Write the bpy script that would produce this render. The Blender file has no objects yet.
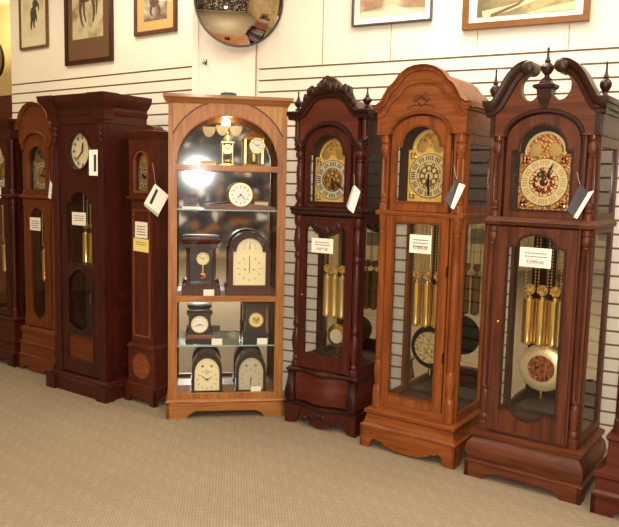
import bpy, bmesh, math, random
from mathutils import Vector, Matrix
from mathutils.geometry import tessellate_polygon
random.seed(7)
PI = math.pi
R = math.radians
S = bpy.context.scene
COL = S.collection

# ------------------------------------------------------------------ materials
def lin(c):
    def f(u):
        u /= 255.0
        return u/12.92 if u <= 0.04045 else ((u+0.055)/1.055)**2.4
    return (f(c[0]), f(c[1]), f(c[2]), 1.0)

def newmat(name):
    m = bpy.data.materials.new(name); m.use_nodes = True
    nt = m.node_tree; nt.nodes.clear()
    return m, nt, nt.nodes, nt.links

def principled(name, col, rough=0.5, metal=0.0, coat=0.0, spec=0.5, noise=0.0, nscale=20.0, bump=0.0, emit=None, estr=0.0):
    m, nt, N, L = newmat(name)
    o = N.new('ShaderNodeOutputMaterial'); b = N.new('ShaderNodeBsdfPrincipled')
    b.inputs['Base Color'].default_value = lin(col); b.inputs['Roughness'].default_value = rough
    b.inputs['Metallic'].default_value = metal; b.inputs['Coat Weight'].default_value = coat
    b.inputs['Specular IOR Level'].default_value = spec
    L.new(b.outputs[0], o.inputs[0])
    if emit:
        b.inputs['Emission Color'].default_value = lin(emit); b.inputs['Emission Strength'].default_value = estr
    if noise or bump:
        tc = N.new('ShaderNodeTexCoord'); n = N.new('ShaderNodeTexNoise'); n.inputs['Scale'].default_value = nscale
        n.inputs['Detail'].default_value = 4
        L.new(tc.outputs['Object'], n.inputs['Vector'])
        if noise:
            r = N.new('ShaderNodeValToRGB')
            a = lin([c*(1-noise) for c in col]); z = lin([min(255, c*(1+noise)) for c in col])
            r.color_ramp.elements[0].color = a; r.color_ramp.elements[1].color = z
            r.color_ramp.elements[0].position = .3; r.color_ramp.elements[1].position = .7
            L.new(n.outputs['Fac'], r.inputs[0]); L.new(r.outputs[0], b.inputs['Base Color'])
        if bump:
            bp = N.new('ShaderNodeBump'); bp.inputs['Strength'].default_value = bump; bp.inputs['Distance'].default_value = .004
            L.new(n.outputs['Fac'], bp.inputs['Height']); L.new(bp.outputs[0], b.inputs['Normal'])
    return m

WK = .70
def wood(name, dark, light, axis='z', rough=0.40, coat=0.07, grain=1.0, cath=0.0):
    m, nt, N, L = newmat(name)
    o = N.new('ShaderNodeOutputMaterial'); b = N.new('ShaderNodeBsdfPrincipled')
    L.new(b.outputs[0], o.inputs[0])
    tc = N.new('ShaderNodeTexCoord'); mp = N.new('ShaderNodeMapping')
    sc = {'z': (16, 16, 1.1), 'x': (1.1, 16, 16), 'y': (16, 1.1, 16)}[axis]
    mp.inputs['Scale'].default_value = [s*grain for s in sc]
    L.new(tc.outputs['Object'], mp.inputs['Vector'])
    n1 = N.new('ShaderNodeTexNoise'); n1.inputs['Scale'].default_value = 2.2; n1.inputs['Detail'].default_value = 6
    n1.inputs['Distortion'].default_value = 0.8 + cath
    L.new(mp.outputs[0], n1.inputs['Vector'])
    n2 = N.new('ShaderNodeTexNoise'); n2.inputs['Scale'].default_value = 14; n2.inputs['Detail'].default_value = 3
    L.new(mp.outputs[0], n2.inputs['Vector'])
    n3 = N.new('ShaderNodeTexNoise'); n3.inputs['Scale'].default_value = 2.0
    L.new(tc.outputs['Object'], n3.inputs['Vector'])
    mx = N.new('ShaderNodeMath'); mx.operation = 'MULTIPLY_ADD'; mx.inputs[1].default_value = .6
    L.new(n1.outputs['Fac'], mx.inputs[0]); 
    m2 = N.new('ShaderNodeMath'); m2.operation = 'MULTIPLY'; m2.inputs[1].default_value = .25
    L.new(n2.outputs['Fac'], m2.inputs[0])
    m3 = N.new('ShaderNodeMath'); m3.operation = 'MULTIPLY_ADD'; m3.inputs[1].default_value = .2
    L.new(n3.outputs['Fac'], m3.inputs[0]); L.new(m2.outputs[0], m3.inputs[2]); L.new(m3.outputs[0], mx.inputs[2])
    r = N.new('ShaderNodeValToRGB'); r.color_ramp.elements[0].position = .36; r.color_ramp.elements[1].position = .68
    r.color_ramp.elements[0].color = lin([c*WK for c in dark]); r.color_ramp.elements[1].color = lin([c*WK for c in light])
    L.new(mx.outputs[0], r.inputs[0]); L.new(r.outputs[0], b.inputs['Base Color'])
    b.inputs['Roughness'].default_value = rough; b.inputs['Coat Weight'].default_value = coat
    b.inputs['Coat Roughness'].default_value = .12; b.inputs['Specular IOR Level'].default_value = .32
    bp = N.new('ShaderNodeBump'); bp.inputs['Strength'].default_value = .06; bp.inputs['Distance'].default_value = .002
    L.new(n2.outputs['Fac'], bp.inputs['Height']); L.new(bp.outputs[0], b.inputs['Normal'])
    return m

def metal(name, col, rough=.25, engr=0.0, escale=60, dark=None, mfac=1.0):
    m, nt, N, L = newmat(name)
    o = N.new('ShaderNodeOutputMaterial'); b = N.new('ShaderNodeBsdfPrincipled')
    L.new(b.outputs[0], o.inputs[0])
    b.inputs['Base Color'].default_value = lin(col); b.inputs['Metallic'].default_value = mfac; b.inputs['Roughness'].default_value = rough
    if engr:
        tc = N.new('ShaderNodeTexCoord'); v = N.new('ShaderNodeTexVoronoi'); v.inputs['Scale'].default_value = escale
        v.feature = 'SMOOTH_F1'
        L.new(tc.outputs['Object'], v.inputs['Vector'])
        bp = N.new('ShaderNodeBump'); bp.inputs['Strength'].default_value = engr; bp.inputs['Distance'].default_value = .004
        L.new(v.outputs['Distance'], bp.inputs['Height']); L.new(bp.outputs[0], b.inputs['Normal'])
        if dark:
            r = N.new('ShaderNodeValToRGB'); r.color_ramp.elements[0].color = lin(col); r.color_ramp.elements[1].color = lin(dark)
            r.color_ramp.elements[0].position = .25; r.color_ramp.elements[1].position = .75
            L.new(v.outputs['Distance'], r.inputs[0]); L.new(r.outputs[0], b.inputs['Base Color'])
    return m

def glassmat(name, base=.045, tint=(.97, .98, .96), rough=0.0):
    m, nt, N, L = newmat(name)
    o = N.new('ShaderNodeOutputMaterial'); t = N.new('ShaderNodeBsdfTransparent'); g = N.new('ShaderNodeBsdfGlossy')
    t.inputs['Color'].default_value = (*tint, 1); g.inputs['Roughness'].default_value = rough
    ge = N.new('ShaderNodeNewGeometry'); d = N.new('ShaderNodeVectorMath'); d.operation = 'DOT_PRODUCT'
    L.new(ge.outputs['Incoming'], d.inputs[0]); L.new(ge.outputs['Normal'], d.inputs[1])
    a = N.new('ShaderNodeMath'); a.operation = 'ABSOLUTE'; L.new(d.outputs['Value'], a.inputs[0])
    s = N.new('ShaderNodeMath'); s.operation = 'SUBTRACT'; s.inputs[0].default_value = 1; L.new(a.outputs[0], s.inputs[1])
    p = N.new('ShaderNodeMath'); p.operation = 'POWER'; p.inputs[1].default_value = 5; L.new(s.outputs[0], p.inputs[0])
    k = N.new('ShaderNodeMath'); k.operation = 'MULTIPLY_ADD'; k.inputs[1].default_value = 1-base; k.inputs[2].default_value = base
    L.new(p.outputs[0], k.inputs[0])
    mx = N.new('ShaderNodeMixShader'); L.new(k.outputs[0], mx.inputs[0]); L.new(t.outputs[0], mx.inputs[1]); L.new(g.outputs[0], mx.inputs[2])
    L.new(mx.outputs[0], o.inputs[0])
    return m

def displaywall(name, base, z0, z1, amount):
    """painted wall carrying a band of crowded small goods"""
    m, nt, N, L = newmat(name)
    o = N.new('ShaderNodeOutputMaterial'); b = N.new('ShaderNodeBsdfPrincipled'); L.new(b.outputs[0], o.inputs[0]); b.inputs['Roughness'].default_value = .7
    tc = N.new('ShaderNodeTexCoord'); v = N.new('ShaderNodeTexVoronoi'); v.inputs['Scale'].default_value = 7.5
    L.new(tc.outputs['Object'], v.inputs['Vector'])
    sp = N.new('ShaderNodeSeparateXYZ'); L.new(v.outputs['Color'], sp.inputs[0])
    r = N.new('ShaderNodeValToRGB'); cr = r.color_ramp; cr.interpolation = 'CONSTANT'
    cols = [(0, (30, 30, 28)), (.3, (44, 62, 56)), (.45, (70, 44, 30)), (.62, (96, 92, 84)), (.74, (150, 96, 50)), (.83, (40, 48, 70)), (.9, (236, 232, 226))]
    cr.elements[0].color = lin(cols[0][1]); cr.elements[1].position = cols[-1][0]; cr.elements[1].color = lin(cols[-1][1])
    for p_, c_ in cols[1:-1]:
        e = cr.elements.new(p_); e.color = lin(c_)
    L.new(sp.outputs[0], r.inputs[0])
    ps = N.new('ShaderNodeSeparateXYZ'); L.new(tc.outputs['Object'], ps.inputs[0])
    g1 = N.new('ShaderNodeMath'); g1.operation = 'GREATER_THAN'; g1.inputs[1].default_value = z0; L.new(ps.outputs[2], g1.inputs[0])
    g2 = N.new('ShaderNodeMath'); g2.operation = 'LESS_THAN'; g2.inputs[1].default_value = z1; L.new(ps.outputs[2], g2.inputs[0])
    g3 = N.new('ShaderNodeMath'); g3.operation = 'MULTIPLY'; L.new(g1.outputs[0], g3.inputs[0]); L.new(g2.outputs[0], g3.inputs[1])
    g4 = N.new('ShaderNodeMath'); g4.operation = 'MULTIPLY'; g4.inputs[1].default_value = amount; L.new(g3.outputs[0], g4.inputs[0])
    mx = N.new('ShaderNodeMix'); mx.data_type = 'RGBA'; mx.inputs[6].default_value = lin(base)
    L.new(g4.outputs[0], mx.inputs[0]); L.new(r.outputs[0], mx.inputs[7]); L.new(mx.outputs[2], b.inputs['Base Color'])
    return m

def carpetmat():
    m, nt, N, L = newmat('carpet_weave')
    o = N.new('ShaderNodeOutputMaterial'); b = N.new('ShaderNodeBsdfPrincipled'); L.new(b.outputs[0], o.inputs[0])
    tc = N.new('ShaderNodeTexCoord'); mp = N.new('ShaderNodeMapping'); mp.inputs['Rotation'].default_value = (0, 0, R(-6))
    L.new(tc.outputs['Object'], mp.inputs['Vector'])
    def wave(direction, scale, dist):
        w = N.new('ShaderNodeTexWave'); w.wave_type = 'BANDS'; w.bands_direction = direction
        w.inputs['Scale'].default_value = scale; w.inputs['Distortion'].default_value = dist; w.inputs['Detail'].default_value = 2
        L.new(mp.outputs[0], w.inputs['Vector']); return w
    w1 = wave('X', 22.0, 1.2); w2 = wave('Y', 22.0, 1.2); w3 = wave('DIAGONAL', 3.4, 1.6); w4 = wave('X', 5.2, 1.6)
    n = N.new('ShaderNodeTexNoise'); n.inputs['Scale'].default_value = 60; n.inputs['Detail'].default_value = 3
    L.new(mp.outputs[0], n.inputs['Vector'])
    n2 = N.new('ShaderNodeTexNoise'); n2.inputs['Scale'].default_value = 1.3; L.new(mp.outputs[0], n2.inputs['Vector'])
    def mul(a, bq): 
        q = N.new('ShaderNodeMath'); q.operation = 'MULTIPLY'; L.new(a, q.inputs[0])
        if isinstance(bq, float): q.inputs[1].default_value = bq
        else: L.new(bq, q.inputs[1])
        return q.outputs[0]
    def add(a, bq):
        q = N.new('ShaderNodeMath'); q.operation = 'ADD'; L.new(a, q.inputs[0]); L.new(bq, q.inputs[1]); return q.outputs[0]
    tot = add(add(mul(mul(w1.outputs['Fac'], w2.outputs['Fac']), .34), mul(mul(w3.outputs['Fac'], w4.outputs['Fac']), .07)), add(mul(n.outputs['Fac'], .3), mul(n2.outputs['Fac'], .22)))
    r = N.new('ShaderNodeValToRGB'); r.color_ramp.elements[0].position = .2; r.color_ramp.elements[1].position = .75
    r.color_ramp.elements[0].color = lin((126, 111, 90)); r.color_ramp.elements[1].color = lin((170, 152, 125))
    L.new(tot, r.inputs[0]); L.new(r.outputs[0], b.inputs['Base Color'])
    b.inputs['Roughness'].default_value = .9; b.inputs['Specular IOR Level'].default_value = .1
    bp = N.new('ShaderNodeBump'); bp.inputs['Strength'].default_value = .35; bp.inputs['Distance'].default_value = .004
    L.new(tot, bp.inputs['Height']); L.new(bp.outputs[0], b.inputs['Normal'])
    return m

def paintingmat(name, paper, inks, scale=6, seed=0.0, thr=.52):
    m, nt, N, L = newmat(name)
    o = N.new('ShaderNodeOutputMaterial'); b = N.new('ShaderNodeBsdfPrincipled'); L.new(b.outputs[0], o.inputs[0])
    tc = N.new('ShaderNodeTexCoord'); mp = N.new('ShaderNodeMapping'); mp.inputs['Location'].default_value = (seed, seed*.7, seed*1.3)
    L.new(tc.outputs['Object'], mp.inputs['Vector'])
    n = N.new('ShaderNodeTexNoise'); n.inputs['Scale'].default_value = scale; n.inputs['Detail'].default_value = 7
    L.new(mp.outputs[0], n.inputs['Vector'])
    r = N.new('ShaderNodeValToRGB'); cr = r.color_ramp
    cr.elements[0].position = thr-.09; cr.elements[0].color = lin(paper); cr.elements[1].position = thr+.13; cr.elements[1].color = lin(inks[-1])
    e = cr.elements.new(thr); e.color = lin(inks[0])
    L.new(n.outputs['Fac'], r.inputs[0]); L.new(r.outputs[0], b.inputs['Base Color']); b.inputs['Roughness'].default_value = .6
    return m

M = {}
M['mahog'] = wood('walnut_cherry_wood', (78, 34, 18), (146, 74, 38))
M['mahog_x'] = wood('walnut_cherry_crossgrain', (88, 38, 20), (162, 84, 44), 'x')
M['mahog_d'] = wood('dark_walnut_moulding', (48, 22, 14), (88, 44, 26), 'x')
M['oak'] = wood('honey_oak', (136, 62, 18), (212, 114, 46))
M['oak_x'] = wood('honey_oak_crossgrain', (140, 66, 20), (216, 118, 48), 'x')
M['oak_d'] = wood('dark_honey_oak', (108, 50, 16), (172, 90, 36), 'x')  # darker oak tone for beads, carved shell and bonnet roof
M['red'] = wood('red_mahogany', (68, 20, 12), (114, 40, 24))
M['red_x'] = wood('red_mahogany_crossgrain', (80, 26, 15), (136, 54, 30), 'x')
M['red_t'] = wood('mahogany_tympanum', (104, 40, 20), (150, 66, 34), 'x', grain=.6)
M['red_d'] = wood('carved_mahogany', (44, 14, 10), (82, 32, 20))
M['dk'] = wood('dark_cherry', (62, 17, 12), (104, 34, 22))
M['dk_x'] = wood('dark_cherry_crossgrain', (68, 20, 13), (114, 42, 24), 'x')
M['dk_p'] = wood('dark_cherry_panel', (110, 44, 16), (160, 74, 28), 'x', cath=1.0)
M['med'] = wood('medium_cherry', (112, 48, 12), (172, 84, 30))
M['med_x'] = wood('medium_cherry_crossgrain', (116, 50, 14), (174, 88, 34), 'x')
M['sml'] = wood('brown_mahogany', (86, 32, 18), (134, 58, 34))
M['sml_x'] = wood('brown_mahogany_crossgrain', (90, 34, 20), (140, 62, 36), 'x')
M['inlay'] = wood('inlaid_burl', (150, 66, 30), (212, 114, 58), 'x', grain=.5, cath=1.5)
M['cab'] = wood('light_oak', (190, 108, 46), (250, 172, 92), grain=1.3)
M['cab_x'] = wood('light_oak_crossgrain', (186, 104, 44), (248, 168, 88), 'x', grain=1.3, cath=.8)
M['cab_p'] = wood('light_oak_spandrel', (222, 146, 70), (255, 196, 110), grain=1.1)
M['cab_d'] = principled('dark_oak_groove', (96, 56, 30), .6)
M['blk'] = principled('near_black_wood', (30, 18, 14), .35, coat=.3)
M['slate'] = principled('black_slate', (26, 22, 22), .25, coat=.4, noise=.2)
M['inner'] = principled('dark_interior_wood', (62, 36, 24), .55, noise=.15, nscale=8)
M['brass'] = metal('polished_brass', (226, 188, 108), .22, mfac=.9)
M['brass_l'] = metal('pale_brushed_brass', (236, 214, 158), .36, mfac=.55)
M['brass_e'] = metal('engraved_brass', (232, 190, 104), .34, .6, 70, (150, 104, 46), .6)
M['brass_s'] = metal('satin_brass', (200, 168, 108), .38, mfac=.75)
M['silver'] = metal('silvered_ring', (232, 222, 196), .3, mfac=.5)
M['gold_dial'] = metal('bright_gilt_dial', (246, 206, 112), .36, .25, 40, (232, 188, 96), .3)
M['copper'] = metal('copper_rosette', (196, 120, 84), .3, .9, 90, (70, 30, 18))
M['lace'] = metal('copper_lace_plate', (206, 150, 84), .4, .9, 85, (84, 44, 22), .5)
M['silver_e'] = metal('engraved_silver_brass', (220, 200, 150), .3, .8, 80, (140, 110, 60), .6)
M['umber'] = metal('dark_bronze', (120, 84, 52), .4, mfac=.7)
M['chrome'] = metal('chrome', (220, 220, 220), .12)
M['iron'] = principled('dark_metal', (34, 30, 28), .4, metal=.6)
M['ink'] = principled('black_paint', (18, 14, 14), .5)
M['inkb'] = principled('grey_print', (120, 112, 108), .8)
M['redink'] = principled('red_print', (176, 92, 74), .8)
M['ivory'] = principled('ivory_dial', (236, 222, 176), .45)
M['white_d'] = principled('white_enamel_dial', (238, 234, 222), .35)
M['grey_d'] = principled('silvered_dial_paint', (190, 178, 152), .4)
M['moon'] = principled('painted_moon_sky', (60, 74, 96), .4, noise=.3, nscale=40)
M['card'] = principled('white_card', (246, 236, 216), .7)
M['cardy'] = principled('yellow_card', (246, 224, 128), .7)
M['cardd'] = principled('charcoal_booklet_cover', (38, 33, 38), .45)
M['cardg'] = principled('grey_card', (176, 170, 164), .6)
M['string'] = principled('thin_cord', (170, 150, 120), .8)
M['glass'] = glassmat('clear_glass')
M['shelfg'] = glassmat('shelf_glass', .10, (.86, .93, .90))
M['glassedge'] = principled('glass_edge', (150, 176, 168), .15)
M['mirror'] = principled('mirror_glass', (212, 208, 196), .015, metal=1.0)
M['cabmir'] = principled('cabinet_mirror', (206, 206, 206), .045, metal=1.0)
M['wall'] = principled('cream_slatwall_paint', (240, 229, 208), .62, noise=.012, nscale=3)
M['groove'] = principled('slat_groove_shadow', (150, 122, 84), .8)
M['ceil'] = principled('ceiling_paint', (236, 230, 216), .8)
M['farwall'] = principled('yellow_cream_paint', (226, 204, 150), .7)
M['backwall'] = principled('tan_back_wall', (188, 162, 116), .8, noise=.12, nscale=1.5)
M['clutter'] = displaywall('display_wall_goods', (188, 162, 116), .12, 2.75, 1.0)
M['clutter2'] = displaywall('side_wall_goods', (188, 162, 116), 1.15, 2.1, .6)
M['maroon'] = principled('maroon_board', (98, 46, 36), .6, noise=.1, nscale=4)
M['carpet'] = carpetmat()
M['frame_lt'] = wood('thin_pale_frame_wood', (120, 84, 48), (164, 122, 76))
M['frame_dk'] = wood('dark_frame_wood', (58, 26, 18), (92, 44, 28))
M['frame_md'] = wood('brown_frame_wood', (96, 50, 24), (140, 82, 42))
M['frame_gr'] = principled('grey_black_frame', (62, 54, 58), .4)
M['frame_or'] = wood('orange_oak_frame', (150, 90, 34), (196, 128, 56), 'x')
M['mat_br'] = principled('brown_mat_board', (110, 74, 42), .8)
M['mat_tan'] = principled('tan_mat_board', (208, 168, 104), .8)
M['mat_cr'] = principled('cream_mat_board', (232, 216, 180), .8)
M['mat_wh'] = principled('white_mat_board', (240, 232, 218), .8)
M['pinkwood'] = wood('rosy_wood', (150, 84, 60), (196, 128, 96), 'x')
M['bulb'] = principled('warm_lamp_glass', (255, 230, 180), .4, emit=(255, 214, 150), estr=14)
M['plate'] = principled('pale_plaque', (186, 178, 140), .5, noise=.06)

# ------------------------------------------------------------------ mesh builder
def fr_normals(P, closed=False):
    out = []
    n = len(P)
    for i in range(n):
        a = P[i-1] if (i > 0 or closed) else P[i]
        b = P[(i+1) % n] if (i < n-1 or closed) else P[i]
        def nrm(p, q):
            dx, dz = q[0]-p[0], q[1]-p[1]; l = math.hypot(dx, dz) or 1e-9
            return (-dz/l, dx/l)
        n1 = nrm(a, P[i]) if a != P[i] else nrm(P[i], b)
        n2 = nrm(P[i], b) if b != P[i] else n1
        mx, mz = n1[0]+n2[0], n1[1]+n2[1]; l = math.hypot(mx, mz) or 1e-9
        mx, mz = mx/l, mz/l
        k = 1/max(.45, mx*n1[0]+mz*n1[1])
        out.append((mx*k, mz*k))
    return out

class MB:
    def __init__(s): s.v = []; s.f = []
    def add(s, V, F):
        b = len(s.v); s.v += [tuple(p) for p in V]; s.f += [tuple(b+i for i in f) for f in F]; return s
    def box(s, x0, x1, y0, y1, z0, z1):
        return s.add([(x0,y0,z0),(x1,y0,z0),(x1,y1,z0),(x0,y1,z0),(x0,y0,z1),(x1,y0,z1),(x1,y1,z1),(x0,y1,z1)],
                     [(3,2,1,0),(4,5,6,7),(0,1,5,4),(1,2,6,5),(2,3,7,6),(3,0,4,7)])
    def prism(s, loop, y0, y1, holes=(), axis='y'):
        loops = [list(loop)]+[list(h) for h in holes]
        tri = tessellate_polygon([[Vector((p[0], p[1], 0)) for p in l] for l in loops])
        flat = [p for l in loops for p in l]; n = len(flat)
        mk = (lambda p, y: (p[0], y, p[1])) if axis == 'y' else ((lambda p, y: (y, p[0], p[1])) if axis == 'x' else (lambda p, y: (p[0], p[1], y)))
        V = [mk(p, y0) for p in flat]+[mk(p, y1) for p in flat]
        F = [tuple(t) for t in tri]+[tuple(i+n for i in reversed(t)) for t in tri]
        o = 0
        for l in loops:
            k = len(l)
            for i in range(k):
                a, b = o+i, o+(i+1) % k
                F.append((a, b, b+n, a+n))
            o += k
        return s.add(V, F)
    def rings(s, Rg, cap=True):
        k = len(Rg[0]); V = [p for r in Rg for p in r]; F = []
        for j in range(len(Rg)-1):
            for i in range(k):
                a = j*k+i; b = j*k+(i+1) % k
                F.append((a, b, b+k, a+k))
        if cap:
            F.append(tuple(reversed(range(k)))); F.append(tuple(range((len(Rg)-1)*k, len(Rg)*k)))
        return s.add(V, F)
    def stack(s, hw, fy, D, levels, cx=0, serp=None):
        Rg = []
        for o, z in levels:
            w = hw+o
            if serp:
                fr = [(cx-w+2*w*i/24, fy-o-serp(i/24*2-1), z) for i in range(25)]
            else:
                fr = [(cx-w, fy-o, z), (cx+w, fy-o, z)]
            Rg.append(fr+[(cx+w, D, z), (cx-w, D, z)])
        return s.rings(Rg)
    def lathe(s, prof, cx=0, cy=0, n=20, flute=0, fd=.1):
        Rg = []
        for p in prof:
            r, z = p[0], p[1]; fl = flute if (len(p) > 2 and p[2]) else 0
            Rg.append([(cx+r*(1-(fd*(.5+.5*math.cos(fl*2*PI*i/n)) if fl else 0))*math.cos(2*PI*i/n), cy+r*(1-(fd*(.5+.5*math.cos(fl*2*PI*i/n)) if fl else 0))*math.sin(2*PI*i/n), z) for i in range(n)])
        return s.rings(Rg)
    def lathey(s, prof, cx=0, cz=0, n=32, sx=1.0):
        return s.rings([[(cx+sx*r*math.cos(2*PI*i/n), y, cz+r*math.sin(2*PI*i/n)) for i in range(n)] for r, y in prof])
    def ring(s, r0, r1, y0, y1, cx, cz, n=40):
        P = [(r0, y1), (r0, y0), (r1, y0), (r1, y1)]
        Rg = [[(cx+r*math.cos(2*PI*i/n), y, cz+r*math.sin(2*PI*i/n)) for r, y in P] for i in range(n)]
        V = [p for g in Rg for p in g]; F = []
        for i in range(n):
            j = (i+1) % n
            for k in range(4): F.append((i*4+k, i*4+(k+1) % 4, j*4+(k+1) % 4, j*4+k))
        return s.add(V, F)
    def sphere(s, c, r, sc=(1,1,1), n=12):
        m = n//2
        Rg = [[(c[0]+sc[0]*r*math.sin(PI*j/m)*math.cos(2*PI*i/n), c[1]+sc[1]*r*math.sin(PI*j/m)*math.sin(2*PI*i/n), c[2]-sc[2]*r*math.cos(PI*j/m)) for i in range(n)] for j in range(1, m)]
        k = len(s.v); s.rings(Rg, False)
        b = [(c[0], c[1], c[2]-sc[2]*r), (c[0], c[1], c[2]+sc[2]*r)]; kk = len(s.v); s.v += b
        for i in range(n):
            s.f.append((kk, k+(i+1) % n, k+i)); s.f.append((kk+1, k+(m-2)*n+i, k+(m-2)*n+(i+1) % n))
        return s
    def sweep(s, path, prof, closed=False):
        nr = fr_normals(path, closed)
        Rg = [[(p[0]+q[0]*n_, y, p[1]+q[1]*n_) for n_, y in prof] for p, q in zip(path, nr)]
        if closed: Rg = Rg+[Rg[0]]
        return s.rings(Rg, not closed)
    def tube(s, pts, r, n=8):
        Rg = []
        P = [Vector(p) for p in pts]
        for i, p in enumerate(P):
            t = (P[min(i+1, len(P)-1)]-P[max(i-1, 0)]).normalized()
            u = t.orthogonal().normalized() if abs(t.z) < .99 else Vector((1, 0, 0)); u = (u-t*u.dot(t)).normalized(); w = t.cross(u)
            Rg.append([tuple(p+r*(u*math.cos(2*PI*k/n)+w*math.sin(2*PI*k/n))) for k in range(n)])
        return s.rings(Rg)
    def quad(s, a, b, c, d): return s.add([a, b, c, d], [(0, 1, 2, 3)])
    def build(s, name, mat, parent=None, ang=35, label=None):
        me = bpy.data.meshes.new(name)
        me.from_pydata(s.v, [], s.f)
        bm = bmesh.new(); bm.from_mesh(me); bmesh.ops.remove_doubles(bm, verts=bm.verts, dist=1e-6)
        bmesh.ops.recalc_face_normals(bm, faces=bm.faces); bm.to_mesh(me); bm.free()
        me.polygons.foreach_set('use_smooth', [True]*len(me.polygons)); me.set_sharp_from_angle(angle=R(ang))
        me.materials.append(mat); me.update()
        o = bpy.data.objects.new(name, me); COL.objects.link(o)
        if parent: o.parent = parent
        if label: o['label'] = label
        return o

def thing(name, label, cat, loc=(0,0,0), rz=0, group=None):
    o = bpy.data.objects.new(name, None); COL.objects.link(o); o.empty_display_size = .1
    o.location = loc; o.rotation_euler = (0, 0, R(rz)); o['label'] = label; o['category'] = cat
    if group: o['group'] = group
    return o
def structure(o): o['kind'] = 'structure'; return o

def text(s, size, mat, parent, loc, name='printed_text', rot=(PI/2, 0, 0), bold=0.0):
    cu = bpy.data.curves.new(name, 'FONT'); cu.body = s; cu.size = size; cu.align_x = 'CENTER'; cu.align_y = 'CENTER'
    cu.offset = bold
    t = bpy.data.objects.new(name+'_tmp', cu); COL.objects.link(t)
    dg = bpy.context.evaluated_depsgraph_get(); dg.update()
    me = bpy.data.meshes.new_from_object(t.evaluated_get(dg)); me.name = name
    bpy.data.objects.remove(t); bpy.data.curves.remove(cu)
    me.materials.clear(); me.materials.append(mat)
    o = bpy.data.objects.new(name, me); COL.objects.link(o); o.parent = parent; o.location = loc; o.rotation_euler = rot
    return o

def mirror_path(half):   # half from left end to the centre (x=0)
    r = [(-x, z) for x, z in reversed(half)]
    return half + (r[1:] if abs(half[-1][0]) < 1e-6 else r)
def arc(cx, cz, rx, rz, a0, a1, n=16):
    return [(cx+rx*math.cos(R(a0+(a1-a0)*i/n)), cz+rz*math.sin(R(a0+(a1-a0)*i/n))) for i in range(n+1)]
def arched(hw, z0, zs, ra, rise, cx=0, n=20):      # square body, shoulders, semi-elliptical arch
    L = [(cx-hw, z0), (cx+hw, z0), (cx+hw, zs)]
    L += arc(cx, zs, ra, rise, 0, 180, n) if ra < hw-1e-4 else arc(cx, zs, ra, rise, 0, 180, n)[1:]
    L += [(cx-hw, zs)] if ra < hw-1e-4 else []
    return L
def smooth(P, k=5):
    out = []
    for i in range(len(P)-1):
        p0 = P[max(i-1, 0)]; p1 = P[i]; p2 = P[i+1]; p3 = P[min(i+2, len(P)-1)]
        for j in range(k):
            t = j/k
            out.append(tuple(.5*(2*b+(c-a)*t+(2*a-5*b+4*c-d)*t*t+(3*b-a-3*c+d)*t**3) for a, b, c, d in zip(p0, p1, p2, p3)))
    return out+[P[-1]]
def rectl(x0, x1, z0, z1): return [(x0, z0), (x1, z0), (x1, z1), (x0, z1)]
def pane(loop, y, name, parent, mat=None):
    mb = MB(); tri = tessellate_polygon([[Vector((p[0], p[1], 0)) for p in loop]])
    mb.add([(p[0], y, p[1]) for p in loop], [tuple(t) for t in tri])
    return mb.build(name, mat or M['glass'], parent)

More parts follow.
